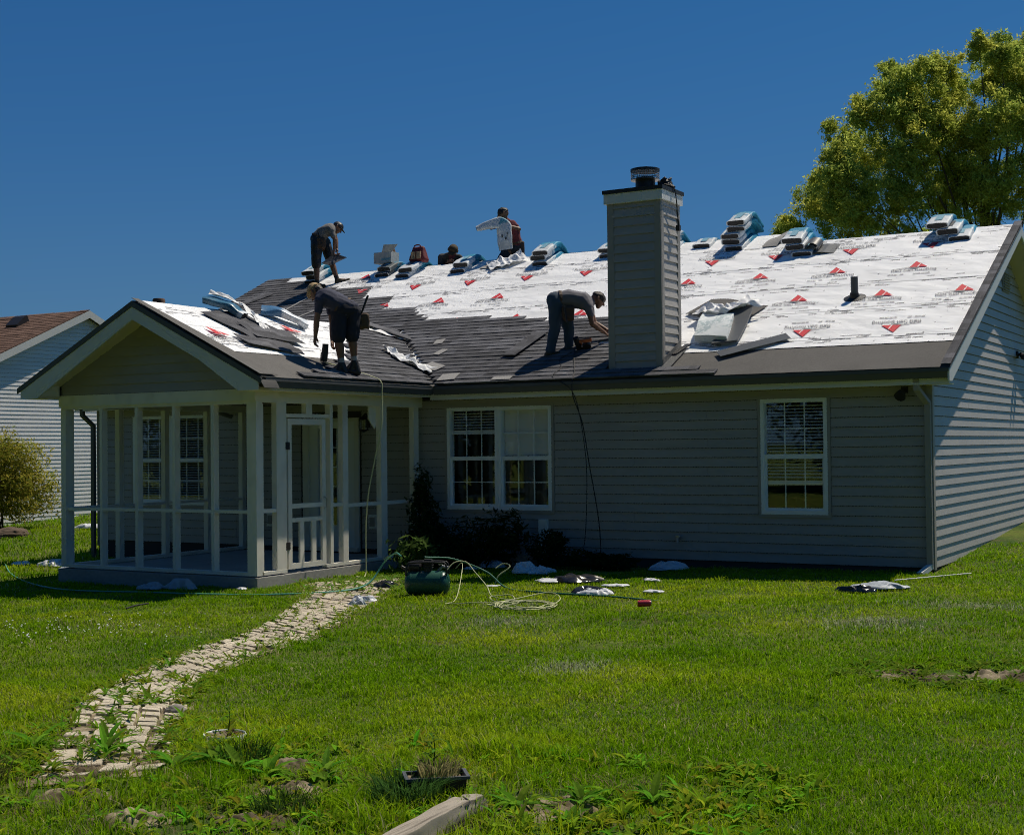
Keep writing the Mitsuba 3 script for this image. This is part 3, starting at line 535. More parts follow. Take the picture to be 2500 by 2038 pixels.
fl_ = part(PRF, 'loose_felt_flap', slab(lambda u, v, h: A([-7.36 + .2 * v + .0 * u, FY - .015 + .30 * u, 2.5 + .01 + h - .16 * v ** 2]).T if np.isscalar(u) else np.stack([-7.36 + .19 * v, FY - .012 + .30 * u, 2.545 + h - .06 * v - .14 * v ** 2], -1), 3, 8, .006), 'm_rubber')
for r_ in range(17):
    d0, d1 = r_ * .146, r_ * .146 + .152
    yr_ = yv(d0) - .0; yl_ = (-3.1 + (d0 - .12) * 2.3 if d0 < .9 else -1.15 + (d0 - 1.1) * 1.25) + .13 * (r_ % 3)
    y = yr_; first = True
    while y > yl_ + .04:
        a = max(yl_, y - (.3 + .22 * (r_ % 3) if first else .98)); first = False
        part(PRF, 'shingle', shingle(lambda q, d, h: PRr(q, d, h), a + .002, y - .002, d0, d1, .038 + rs.normal(0, .0015)), 'm_shingle'); y = a
part(PRF, 'vent_stub', lathe([(.0, .14), (.075, .14), (.085, .12), (.085, .0)], 16), 'm_roof_brown', smooth=40); scene[f'{PRF}__vent_stub']['to_world'] = T().translate([-9.6, -3.6, 3.53])

# ------------------------------------------------------------------ neighbouring house
N = thing('neighbouring_house', 'pale vinyl sided house with brown shingle roof behind the left side of the porch', 'house')
NX, NY, NZ, NS = -24.0, 8.31, 5.3, .452
ny0 = 1.6
NW = part(N, 'gable_wall', prism([(ny0 + .3, -.4), (2 * NY - ny0 - .3, -.4), (2 * NY - ny0 - .3, NZ - NS * (NY - ny0 - .3) - .1), (NY, NZ - .12), (ny0 + .3, NZ - NS * (NY - ny0 - .3) - .1)], lambda y, z: (NX - .15, y, z), lambda y, z: (NX, y, z)), 'm_core_lap_shade')
for r_ in range(52):
    z0, z1 = -.28 + r_ * .1035, -.28 + (r_ + 1) * .1035
    a, b = max(ny0 + .3, NY - (NZ - .14 - z0) / NS), max(ny0 + .3, NY - (NZ - .14 - z1) / NS)
    if b > NY - .1: break
    c = [a, 5.9 + 1.9 * (r_ % 3) * .5, 2 * NY - a]
    if c[1] < b + .3: c = [a, c[2]]
    for q, (p0, p1) in enumerate(zip(c[:-1], c[1:])):
        part(NW, 'siding_board', board((NX, p0, z0), (NX, p1 - .004, z0), (NX, 2 * NY - b if q == len(c) - 2 else p1 - .004, z1), (NX, b if q == 0 else p0, z1), (1, 0, 0), .016, .003), 'm_siding_pale')
part(N, 'foundation', boxes((NX - 12, NX - .02, ny0 + .32, 2 * NY - ny0 - .32, -.9, -.29)), 'm_concrete')
part(N, 'front_wall', boxes((NX - 12, NX - .16, ny0 + .3, ny0 + .45, -.4, 2.3)), 'm_siding_pale')
NR = part(N, 'roof', prism([(ny0 - .3, NZ - NS * (NY - ny0 + .3)), (NY, NZ), (2 * NY - ny0 + .3, NZ - NS * (NY - ny0 + .3)), (2 * NY - ny0 + .3, NZ - NS * (NY - ny0 + .3) - .1), (NY, NZ - .1), (ny0 - .3, NZ - NS * (NY - ny0 + .3) - .1)][0:2] + [(NY, NZ - .1), (ny0 - .3, NZ - NS * (NY - ny0 + .3) - .1)], lambda y, z: (NX - 12, y, z), lambda y, z: (NX + .2, y, z)), 'm_roof_brown')
part(NR, 'far_slope', prism([(NY, NZ), (2 * NY - ny0 + .3, NZ - NS * (NY - ny0 + .3)), (2 * NY - ny0 + .3, NZ - NS * (NY - ny0 + .3) - .1), (NY, NZ - .1)], lambda y, z: (NX - 12, y, z), lambda y, z: (NX + .2, y, z)), 'm_roof_brown')
nsl = math.hypot(1, NS)
def NRf(x, v, h): return np.stack(np.broadcast_arrays(A(x, float), NY - (v) / nsl - A(h) * NS / nsl, NZ - v * NS / nsl + A(h) / nsl), -1)
rn = np.random.default_rng(3)
for r_ in range(26):                                                  # courses of the brown roof nearest the rake
    x = NX + .21
    for q in range(6):
        w = .98 if q else .35 + .21 * (r_ % 3); v1, v0 = r_ * .146, r_ * .146 + .15
        part(NR, 'shingle', shingle(lambda a, b, h: NRf(a, b, h), x - w + .002, x - .002, v0, v1, .012 + rn.normal(0, .002)), 'm_roof_brown'); x -= w
for s in (-1, 1): part(N, 'rake_board', prism([(NY, NZ - .005), (NY + s * (NY - ny0 + .3), NZ - .005 - NS * (NY - ny0 + .3)), (NY + s * (NY - ny0 + .3), NZ - .2 - NS * (NY - ny0 + .3)), (NY, NZ - .2)][::s], lambda y, z: (NX + .185, y, z), lambda y, z: (NX + .212, y, z)), 'm_fascia')
for x, v in ((-25.9, .62), (-28.2, .9)):
    part(NR, 'roof_vent', cat([prism([(0, 0), (.42, .0), (.42, .06), (.1, .17), (0, .17)], lambda a, b: NRf(x, v + a, .02 + b), lambda a, b: NRf(x + .45, v + a, .02 + b))]), 'm_black')

# ------------------------------------------------------------------ shingle bundles on the ridge
def sweep_box(path, ups, w, h, rnd=.35, squash=None):
    """rounded flat tube along a path; returns mesh and the rings"""
    an = np.arange(20) * 2 * np.pi / 20
    ca, sa = np.cos(an), np.sin(an); e = .33
    px = np.sign(ca) * np.abs(ca) ** e * w / 2; pz = np.sign(sa) * np.abs(sa) ** (e + .12) * h / 2
    p = A(path, float); t = np.gradient(p, axis=0); t /= np.linalg.norm(t, axis=1, keepdims=True); rings = []
    for q in range(len(p)):
        s = np.cross(t[q], ups[q]); s /= np.linalg.norm(s); u = np.cross(s, t[q]); k = 1 if squash is None else squash[q]
        rings.append(p[q] + np.outer(px, s) + np.outer(pz * k, u))
    R = A(rings); n = 20; v = R.reshape(-1, 3)
    i, j = np.meshgrid(np.arange(len(p) - 1), np.arange(n), indexing='ij')
    f = np.stack([i * n + j, i * n + (j + 1) % n, (i + 1) * n + (j + 1) % n, (i + 1) * n + j], -1).reshape(-1, 4)
    return v, np.vstack([f[:, [0, 1, 2]], f[:, [0, 2, 3]]]), R
def cap_of(ring, inset=1.0, push=None):
    c = ring.mean(0); r = c + (ring - c) * inset
    if push is not None: r = r + push; c = c + push
    n = len(r); v = np.vstack([r, [c]]); k = np.arange(n); return v, np.stack([k, (k + 1) % n, k * 0 + n], 1)
rb = np.random.default_rng(21)
WHT, BLU = A([.58, .62, .65]), A([.02, .23, .38])
def bundle(x, v_front, RLn, level, label, seed, dx=0., length=.98, dark=False):
    """a wrapped bundle lying up the slope and folded over the ridge; level = how many bundles lie below it"""
    h = .100; lift = .06 + level * .101; yr, zr = -.337 + RLn * CT, 2.49 + RLn * ST
    ss = np.linspace(0, length, 18); path, ups = [], []
    up_len = RLn - v_front
    for s in ss:
        v = v_front + s; a = np.clip((v - (RLn - .16)) / .32, 0, 1); an = TH * (1 - 2 * a * a * (3 - 2 * a))   # slope turns over the ridge
        ups.append([0, -math.sin(an), math.cos(an)]); path.append(None)
        if s == 0: pos = MR(x + dx, v_front, lift).copy(); 
        else: pos = pos + A([0, math.cos(an), math.sin(an)]) * (ss[1] - ss[0])
        path[-1] = pos.copy()
    path = A(path); path[:, 0] += np.linspace(0, .03 * rb.normal(), len(path)); sag = np.linspace(1, 1, 18); sag[0] = .95; sag[-1] = .6
    v, f, R = sweep_box(path, ups, .34, h, squash=sag)
    v = displaced((v, f), .012, 7, seed)[0]; R = v.reshape(R.shape)
    tpos = np.repeat(ss / length, 20); edge = .34 + .06 * np.sin(np.arange(len(v)) * 1.7 + seed)
    col = np.where((tpos > edge)[:, None], BLU * (.7 + .5 * meshkit.noise(v * 9, seed))[:, None], (WHT if not dark else A([.09, .11, .12])) * (.82 + .22 * meshkit.noise(v * 6, seed + 3))[:, None])  # dark bundles: shade under the carton is painted into the wrapper colour
    k = thing('shingle_bundle', label, 'shingle bundle', 'wrapped shingle bundles laid over the ridge')
    endc, endf = cap_of(R[-1]); 
    part(k, 'wrapper', (v, f), 'm_vc', smooth=True, color=col)
    part(k, 'open_end', cap_of(R[0], .90, (path[1] - path[0]) * .03)[0:1] + (cap_of(R[0])[1][:, ::-1],), 'm_black')
    part(k, 'wrapper_end', (endc, endf), 'm_hose_green' if False else 'm_gutter')
    st = 20; rim = np.vstack([R[0], R[0].mean(0) + (R[0] - R[0].mean(0)) * .89 + (path[1] - path[0]) * .03]); kk = np.arange(20)
    part(k, 'wrapper_rim', (rim, np.vstack([np.stack([kk, (kk + 1) % 20, kk + 20], 1), np.stack([(kk + 1) % 20, (kk + 1) % 20 + 20, kk + 20], 1)])), 'm_white')
    # printed panel and logo bars on the white part
    a, b, c = rb.uniform(.1, .16), rb.uniform(.3, .42), rb.uniform(.2, .6)
    part(k, 'printed_label', slab(lambda p, q, hh: np.stack([np.interp(a + (b - a) * p, ss / length, path[:, kx]) for kx in range(3)], -1) + A([1., 0, 0]) * ((q - .5) * .11)[:, None] + A([0, -ST, CT]) * (h / 2 + .007 + hh), 4, 2, .001), 'm_gutter' if seed % 3 == 0 else 'm_hose_blue')
    return k
pr('m_hose_blue', (.16, .33, .42), .5)
B_ = [ # x, front v, ridge slope length, level, dx, label
 (-13.55, 5.60, RL, 0, 0, 'bottom shingle bundle of the pile behind the legs of the man in shorts'), (-13.50, 5.64, RL, 1, .02, 'second shingle bundle up in the pile behind the legs of the man in shorts'), (-13.52, 5.60, RL, 2, -.02, 'top shingle bundle of the pile behind the legs of the man in shorts'),
 (-11.80, 5.66, RL, 0, 0, 'lower shingle bundle with painted shade under the open carton on the ridge'), (-11.78, 5.74, RL, 1, .02, 'upper shingle bundle with painted shade right under the open carton on the ridge'),
 (-11.20, 5.50, RL, 0, 0, 'lower of two white wrapped shingle bundles under the red tool bag'), (-11.15, 5.56, RL, 1, .02, 'upper white wrapped shingle bundle that carries the red tool bag'),
 (-9.90, 5.50, RL, 0, -.03, 'lower shingle bundle left of the man kneeling on the ridge'), (-9.87, 5.57, RL, 1, 0, 'upper shingle bundle left of the man kneeling on the ridge'),
 (-8.13, 5.50, RL, 0, 0, 'bottom bundle of the pile of three between the kneeling man and the chimney'), (-8.16, 5.57, RL, 1, -.02, 'middle bundle of the pile of three between the kneeling man and the chimney'), (-8.13, 5.56, RL, 2, .03, 'top bundle of the pile of three between the kneeling man and the chimney'),
 (-6.80, 5.62, RL, 0, 0, 'lower shingle bundle half hidden behind the left edge of the chimney'), (-6.82, 5.66, RL, 1, 0, 'upper shingle bundle half hidden behind the left edge of the chimney'),
 (-5.66, 5.75, RL, 0, 0, 'lowest blue ended bundle seen just right of the chimney'), (-5.68, 5.80, RL, 1, 0, 'middle blue ended bundle seen just right of the chimney'), (-5.66, 5.80, RL, 2, 0, 'topmost blue ended bundle seen just right of the chimney'),
 (-5.02, 5.72, RL, 0, 0, 'single flat shingle bundle lying alone right of the chimney'),
 (-4.32, 5.42, RL, 0, 0, 'lowest bundle of the tall pile of five right of the chimney'), (-4.35, 5.50, RL, 1, -.03, 'second bundle from below in the tall pile of five'), (-4.33, 5.49, RL, 2, -.05, 'middle bundle of the tall pile of five right of the chimney'), (-4.3, 5.56, RL, 3, .02, 'fourth bundle from below in the tall pile of five'), (-4.3, 5.58, RL, 4, .03, 'topmost bundle of the tall pile of five right of the chimney'),
 (-3.05, 4.80, RR_, 0, .1, 'lowest bundle of the pile of three beside the rolled felt piece'), (-3.08, 4.88, RR_, 1, 0, 'middle bundle of the pile of three beside the rolled felt piece'), (-3.08, 4.93, RR_, 2, -.04, 'top bundle of the pile of three beside the rolled felt piece'),
 (-.62, 4.94, RR_, 0, .12, 'lowest bundle of the stepped pile of three near the right rake'), (-.68, 5.02, RR_, 1, 0, 'middle bundle of the stepped pile of three near the right rake'), (-.74, 5.06, RR_, 2, -.1, 'top bundle of the stepped pile of three near the right rake')]
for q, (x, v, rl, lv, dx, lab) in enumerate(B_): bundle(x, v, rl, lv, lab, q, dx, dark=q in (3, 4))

# bundles and loose stuff on the porch roof
def roofpiece(name, fn, cu, cv, w, l, ang, lab, cat_, m='m_shingle', h0=.045, t=.006, curl=.0, nu=5, nv=8, group=None, warp=.0, seed=0, split=True):
    c, s = math.cos(ang), math.sin(ang)
    def g(u, v, h):
        a, b = (u - .5) * w, (v - .5) * l
        return fn(cu + a * c - b * s, cv + a * s + b * c, h0 + h + curl * ((2 * v - 1) ** 2) + warp * noi(np.stack([u * 3, v * 3, 0 * u + seed], -1), 1))
    return solo(name, slab(g, nu, nv, t), m, lab, cat_, group, smooth=30)
def lying_bundle(y0, d0, y1, d1, lab, colr, seed):
    ss = np.linspace(0, 1, 14); path = PRr(y0 + (y1 - y0) * ss, d0 + (d1 - d0) * ss, .085 + .05 * np.sin(ss * 3.1)); v, f, R = sweep_box(path, [A([SP, 0, CP])] * 14, .32, .1)
    v = displaced((v, f), .03, 6, seed)[0]; R = v.reshape(R.shape); k = thing('porch_roof_bundle', lab, 'shingle bundle')
    col = np.where((np.repeat(ss, 20) < (.85 if seed == 4 else .45))[:, None], colr, WHT) * (.75 + .5 * meshkit.noise(v * 8, seed))[:, None]
    part(k, 'wrapper', (v, f), 'm_vc_gloss', smooth=True, color=col); part(k, 'open_end', cap_of(R[-1], .9), 'm_black'); part(k, 'far_end', (cap_of(R[0])[0], cap_of(R[0])[1][:, ::-1]), 'm_vc', color=np.tile(colr, (21, 1)))
    return k
lying_bundle(-1.62, 2.5, -1.12, 1.98, 'flat white wrapped bundle lying on the porch roof behind the bent man in navy', A([.05, .13, .24]), 3)
k = lying_bundle(-2.7, 2.62, -2.42, 2.08, 'opened bundle in blue wrapper with torn white plastic at the porch ridge', A([.03, .12, .20]), 4)
def crumple(c, rx, ry, rz, seed, nrm=(0, 0, 1), amp=.45, sub=4):
    m = trimesh.creation.icosphere(subdivisions=sub); v = A(m.vertices); q = v * 1.9 + seed * 7.3
    r = 1 + amp * 1.5 * noi(q, .8, seed) + amp * .9 * (np.abs(noi(q, 1.6, seed + 1)) * 2 - .5) + amp * .35 * (np.abs(noi(q, 4, seed + 2)) * 2 - .5)
    v = v * r[:, None] * [rx, ry, rz]; v[:, 2] = np.where(v[:, 2] < 0, v[:, 2] * .25, v[:, 2])
    n = A(nrm, float); n /= np.linalg.norm(n); e1 = np.cross([0, 1, 0], n); e1 /= np.linalg.norm(e1); e2 = np.cross(n, e1)
    return np.outer(v[:, 0], e1) + np.outer(v[:, 1], e2) + np.outer(v[:, 2], n) + A(c, float), A(m.faces)
NP_ = (SP, 0, CP); NM = (0, -ST, CT)
def ribbon(pts, w, seed, up, amp=.05, n=10):
    p = spline(pts, n); t = np.gradient(p, axis=0); t /= np.linalg.norm(t, axis=1, keepdims=True); s = np.cross(t, up); s /= np.linalg.norm(s, axis=1, keepdims=True)
    def fn(u, v, h):
        k = u * (len(p) - 1); i0 = np.clip(k.astype(int), 0, len(p) - 2); fr = (k - i0)[:, None]
        b = p[i0] * (1 - fr) + p[i0 + 1] * fr; ss = s[i0]; ww = w * (.7 + .6 * meshkit.noise(np.stack([u * 5, 0 * u, 0 * u + seed], -1), 2))
        return b + ss * ((v - .5) * ww)[:, None] + A(up) * (np.abs(noi(np.stack([u * 5, v * 2.6, 0 * u + seed], -1), 1) + .4 * noi(np.stack([u * 11, v * 6, 0 * u + seed], -1), 1)) * 2 * amp + h)[:, None]
    return slab(fn, len(p) * 2, 14, .003)
part(k, 'torn_plastic', ribbon([PRr(-2.65, 2.65, .17), PRr(-2.5, 2.45, .2), PRr(-2.28, 2.3, .17), PRr(-2.3, 2.05, .1), PRr(-2.3, 1.82, .05), PRr(-2.45, 1.6, .04)], .13, 3, A(NP_), .06), 'm_white', smooth=50)
solo('plastic_wrap', ribbon([PRr(.05, 1.3, .06), PRr(.02, 1.05, .07), PRr(-.02, .85, .06), PRr(.1, .6, .07), PRr(.18, .36, .06)], .28, 8, A(NP_), .10), 'm_white', 'crumpled white plastic wrap lying along the roof valley right of the porch', 'plastic wrap', smooth=50)
solo('underlayment_scrap', ribbon([PRr(.85, 2.3, .05), PRr(1.1, 2.1, .06), PRr(1.4, 1.95, .06), PRr(1.58, 1.78, .06)], .26, 9, A(NP_), .03), 'm_white', 'long white underlayment scrap beside the tool pouch of the man in navy', 'scrap', smooth=50)
roofpiece('shingle_strip', PRr, 1.2, 2.14, .9, .3, -.75, 'grey shingle strip lying on the white underlayment scrap by the valley', 'shingle', h0=.1)
for q, (y, d, w, l, an, hh) in enumerate(((-2.62, 1.80, 1.05, .98, .22, .05), (-2.45, 1.50, .9, .5, -.15, .066), (-2.92, 1.10, .98, .40, -.22, .056))):
    roofpiece('loose_shingle_sheet', PRr, y, d, w, l, an, ('large dark shingle sheet at the top of the loose stack on the porch roof', 'dark shingle sheet lying in the middle of the porch roof stack', 'dark shingle sheet lowest down in the porch roof stack')[q], 'shingle', m='m_shingle', h0=hh, warp=.03, seed=q)
    
# loose shingles on the main roof
LS = [(-14.42, 4.8, .3, .75, -.55, 'light streaked shingle strip near the left rake'), (-12.95, 4.35, .06, 1.1, -.10, 'long thin pale strip lying on the dark shingles left of the men'), (-12.2, 3.75, .06, .8, -.5, 'short thin pale strip lying above the porch ridge'),
      (-8.14, 1.75, .16, .2, .2, 'small pale shingle offcut, upper one below the underlayment edge'), (-7.84, 1.28, .15, .22, -.3, 'small pale shingle offcut beside the valley, second from above'), (-7.62, .68, .42, .2, -.5, 'pale shingle offcut beside the plastic wrap in the valley'),
      (-7.08, .22, .3, .24, .1, 'pale shingle offcut at the gutter corner'), (-6.35, 1.42, .26, .98, -.12, 'loose shingle propped left of the man in jeans'), (-6.08, .09, .32, .12, .0, 'pale shingle offcut on the eave below the man in jeans'), (-2.5, .92, .24, 1.0, -.98, 'long dark shingle strip lying slantwise on the lower edge of the underlayment')]
for q, (x, v, w, l, an, lab) in enumerate(LS): roofpiece('loose_shingle', MR, x, v, w, l, an, lab, 'shingle', h0=.055 if q != 7 else .08, m='m_metal_grey' if q in (1, 2, 3, 4, 5, 6, 8) else ('m_gutter' if q == 9 else 'm_shingle'), seed=q)
solo('raised_flap', slab(lambda u, v, h: MR(-3.82 + .26 * u + .12 * v, 5.42 + .74 * v, .05 + h + .10 * u * v + .03 * np.sin(v * 5)), 6, 8, .004), 'm_metal_grey', 'grey felt flap lifted at the step in the ridge beside the tall pile', 'felt flap', smooth=40)
rf = thing('rolled_felt', 'curled piece of dark felt beside the pile of three bundles', 'felt roll')
part(rf, 'sheet', slab(lambda u, v, h: MR(-2.85 + .42 * u, 4.82 + .42 * v, .05 + h + .02 * np.sin(u * 4)), 5, 5, .004), 'm_gutter')
sp = np.linspace(0, 2 * np.pi * 1.4, 40); rr = .045 + .006 * sp
part(rf, 'curl', slab(lambda u, v, h: MR(-2.80 + (np.interp(u, np.linspace(0, 1, 40), rr) + h) * np.cos(u * sp[-1]) * 1.3, 4.88 + .3 * v, .12 + (np.interp(u, np.linspace(0, 1, 40), rr) + h) * np.sin(u * sp[-1])), 40, 2, .004), 'm_gutter', smooth=50)
solo('torn_scraps', ribbon([MR(-9.25, 5.55, .06), MR(-9.05, 5.7, .07), MR(-8.9, 5.85, .08), MR(-8.72, 6.05, .08)], .42, 15, A(NM), .09), 'm_white', 'heap of torn white scraps on the ridge below the kneeling man', 'scrap', smooth=50)
roofpiece('grey_board', MR, -9.22, 5.85, .42, .6, -.25, 'flat grey shingle sheet under the kneeling man on the ridge', 'shingle', m='m_metal_grey', h0=.05)
# stuff right of the chimney
st_ = thing('shingle_stack', 'stack of dark shingles with torn wrapper leaning right of the chimney', 'shingle stack')
for q, (x, v, w, l, an, h0) in enumerate(((-3.42, 2.45, 1.1, .62, -.35, .05), (-3.38, 2.38, 1.05, .5, -.3, .075))): 
    c, s = math.cos(an), math.sin(an)
    part(st_, 'sheet', slab(lambda u, vv, h: MR(x + (u - .5) * w * c - (vv - .5) * l * s, v + (u - .5) * w * s + (vv - .5) * l * c, h0 + h + .03 * np.sin(u * 5)), 8, 5, .008), 'm_felt')
part(st_, 'wrapped_bundle', displaced(slab(lambda u, vv, h: MR(-3.62 + .52 * u + .18 * (1 - vv), 1.15 + .95 * vv - .1 * u, .06 + h + .06 * np.sin(vv * 3.)), 8, 10, .10), .01, 5, 3), 'm_paper', smooth=35)
part(st_, 'fallen_shingle', slab(lambda u, vv, h: MR(-3.12 + .36 * u - .10 * vv, .95 + 1.1 * vv + .08 * u, .07 + h + .12 * vv ** 2), 5, 8, .03), 'm_gutter')
part(st_, 'torn_wrapper', ribbon([MR(-3.78, 2.15, .1), MR(-3.55, 2.1, .2), MR(-3.3, 1.95, .2), MR(-3.1, 2.05, .2), MR(-2.88, 2.3, .16)], .34, 33, A(NM), .10), 'm_white', smooth=50)
def f_paper(p, n, uv):
    ln = tss(.35, .5, tfbm(p.x * 30, p.z * 55, 1.0)) * tss(.45, .6, tfbm(p.x * 5, p.z * 16, 4.0)); return tmix((.66, .70, .71), (.30, .40, .42), ln * .7)
pr('m_paper', proc(f_paper), .5); pr('m_metal_grey', (.27, .265, .255), .7)
solo('flashing_strip', slab(lambda u, v, h: MR(-3.66 + .09 * u + .10 * v, .72 + .34 * v, .05 + h), 2, 2, .01), 'm_black', 'short black flashing strip at the right foot of the chimney', 'flashing')
# carton and tool bag
cb = thing('carton', 'open white cardboard carton standing on the shaded bundles at the ridge', 'box')
cx, cy, cz = -11.90, YL - .16, ZL + .12
for (x0, x1, y0, y1) in ((-.2, .22, -.14, -.13), (-.2, .22, .13, .14), (-.2, -.19, -.13, .13), (.21, .22, -.13, .13)): part(cb, 'side_panel', boxes((cx + x0, cx + x1, cy + y0, cy + y1, cz, cz + .22)), 'm_carton')
part(cb, 'base_panel', boxes((cx - .19, cx + .21, cy - .13, cy + .13, cz, cz + .01)), 'm_carton')
pr('m_carton', (.42, .44, .44), .8); pr('m_carton_inside', (.42, .24, .14), .9)
part(cb, 'flap', beam((cx - .19, cy + .14, cz + .22), (cx - .19 + .0, cy + .30, cz + .36), .02, .005), 'm_carton')
part(cb, 'flap', prism([(-.2, .215), (.14, .215), (.10, .31), (-.17, .40)], lambda a, b: (cx + a, cy + .145 + .2 * (b - .22), cz + b), lambda a, b: (cx + a, cy + .15 + .2 * (b - .22), cz + b)), 'm_carton_inside')
part(cb, 'flap', prism([(.0, .22), (.23, .2), (.42, .34), (.08, .36)], lambda a, b: (cx + a, cy - .14 - .35 * (b - .22), cz + b), lambda a, b: (cx + a, cy - .145 - .35 * (b - .22), cz + b)), 'm_carton')
part(cb, 'printed_band', boxes((cx - .02, cx + .2, cy - .143, cy - .141, cz + .05, cz + .1)), 'm_hose_blue'); part(cb, 'packing_paper', boxes((cx - .17, cx + .02, cy - .11, cy + .1, cz + .17, cz + .19)), 'm_white')
tb = thing('tool_bag', 'dark red tool bag with tan panels on a white bundle at the ridge', 'bag')
tx, ty, tz = -11.08, YL - .2, ZL + .09
part(tb, 'body', cat([displaced(tm_ , .01, 9, 2) for tm_ in [man(m3.Manifold.batch_hull([m3.Manifold.sphere(.07, 12).translate([tx + a, ty + b, tz + c]) for a, b, c in ((-.12, -.05, .05), (.12, -.05, .05), (-.12, .06, .05), (.12, .06, .05), (-.08, 0, .24), (.08, 0, .24))]).refine_to_length(.04))]]), 'm_red', smooth=40)
pr('m_red', (.13, .022, .028), .7); pr('m_tan', (.34, .24, .15), .8)
for a in (-.1, .03): part(tb, 'pocket', boxes((tx + a, tx + a + .09, ty - .135, ty - .10, tz + .05, tz + .19)), 'm_tan')
part(tb, 'strap', tube(spline([(tx - .1, ty - .05, tz + .22), (tx - .06, ty - .05, tz + .32), (tx + .06, ty - .05, tz + .32), (tx + .1, ty - .05, tz + .22)], 6), .014, 6), 'm_red')
sk = thing('sack', 'black sack hung on the chimney top with a dangling strap', 'bag')
part(sk, 'body', crumple((-3.72, .36, CZ + .185), .13, .11, .2, 5, amp=.3), 'm_black', smooth=40)
part(sk, 'strap', tube(spline([(-3.68, .2, CZ + .24), (-3.585, .3, CZ + .2), (-3.57, .36, CZ + .05), (-3.575, .42, CZ - .2), (-3.57, .44, CZ - .32)], 6), [.008] * 20 + [.014] * 5, 6), 'm_black'); part(sk, 'buckle', boxes((-3.6, -3.55, .41, .47, CZ - .40, CZ - .32)), 'm_black')

def drape(c, rx, ry, rz, seed, t=.004):
    nz = lambda x, y, s, k: noi(np.stack([x * s, y * s, 0 * x + seed * 3.1], -1), 1, seed + k)
    def fn(u, v, h):
        a = u * 2 * np.pi; ca, sa = np.cos(a), np.sin(a); e = 1 + .9 * nz(ca, sa, 1.3, 1) + .5 * nz(ca, sa, 3.5, 2); r = v * e
        x, y = rx * r * ca, ry * r * sa; X_, Y_ = r * ca, r * sa
        f1 = 1 - 2 * np.abs(nz(X_, Y_, 1.5, 3)); f2 = 1 - 2 * np.abs(nz(X_, Y_, 3.4, 4)); f3 = 1 - 2 * np.abs(nz(X_, Y_, 7.5, 5))
        z = rz * (1 - v ** 4) * (.25 + 1.5 * np.clip(nz(X_, Y_, 1.7, 9) + .42, 0, 1)) * (.15 + .75 * np.clip(f1, 0, 1) ** 2 + .45 * f2 ** 2 * (f1 + .3) + .16 * f3); z = 1.05 * rz * np.tanh(z / (1.05 * rz)) + .015
        x = x + rx * .25 * nz(X_, Y_, 4, 6); y = y + ry * .25 * nz(X_, Y_, 4, 7)
        return np.stack([c[0] + x, c[1] + y, c[2] + z + h], -1)
    return slab(fn, 72, 26, t)

# ------------------------------------------------------------------ people
PN = {'pelvis':[-7.408,-2.262,3.503],'hipL':[-7.472,-2.321,3.475],'hipR':[-7.358,-2.163,3.48],'kneeL':[-7.469,-2.345,3.098],'kneeR':[-7.361,-2.179,3.117],'ankL':[-7.471,-2.28,2.75],'ankR':[-7.374,-2.109,2.786],'toeL':[-7.56,-2.36,2.66],'toeR':[-7.47,-2.19,2.66],'heelL':[-7.431,-2.255,2.63],'heelR':[-7.336,-2.084,2.635],'spine':[-7.521,-2.307,3.602],'chest':[-7.657,-2.353,3.667],'neck':[-7.75,-2.374,3.726],'head':[-7.834,-2.377,3.75],'shL':[-7.652,-2.522,3.611],'shR':[-7.768,-2.151,3.64],'elL':[-7.693,-2.539,3.347],'wrL':[-7.744,-2.506,3.129],'elR':[-7.724,-2.152,3.331],'wrR':[-7.668,-2.228,3.074]}
PS = {'pelvis':[-13.077,4.394,5.782],'hipL':[-13.06,4.29,5.71],'hipR':[-13.042,4.532,5.727],'kneeL':[-13.07,4.296,5.246],'kneeR':[-12.919,4.59,5.335],'ankL':[-13.099,4.346,4.878],'ankR':[-12.805,4.631,4.965],'toeL':[-12.96,4.40,4.84],'toeR':[-12.61,4.75,4.965],'heelL':[-13.115,4.338,4.82],'heelR':[-12.816,4.626,4.90],'spine':[-13.025,4.421,5.906],'chest':[-12.886,4.5,5.973],'neck':[-12.807,4.546,6.0],'head':[-12.745,4.58,6.005],'shL':[-12.753,4.383,5.917],'shR':[-12.951,4.659,5.988],'elL':[-12.68,4.395,5.737],'wrL':[-12.742,4.455,5.568],'elR':[-12.892,4.71,5.805],'wrR':[-12.832,4.657,5.593]}
PJ = {'pelvis':[-5.619,0.594,3.763],'hipL':[-5.594,0.494,3.71],'hipR':[-5.601,0.722,3.713],'kneeL':[-5.618,0.512,3.349],'kneeR':[-5.505,0.74,3.342],'ankL':[-5.702,0.507,2.998],'ankR':[-5.516,0.764,3.063],'toeL':[-5.60,0.57,2.96],'toeR':[-5.41,0.84,3.06],'heelL':[-5.745,0.495,2.94],'heelR':[-5.546,0.75,3.05],'spine':[-5.464,0.683,3.786],'chest':[-5.289,0.786,3.75],'neck':[-5.172,0.855,3.749],'head':[-5.085,0.90,3.755],'shL':[-5.14,0.679,3.647],'shR':[-5.294,0.981,3.716],'elL':[-5.081,0.685,3.383],'wrL':[-4.983,0.86,3.272],'elR':[-5.209,1.014,3.422],'wrR':[-5.012,1.016,3.318]}
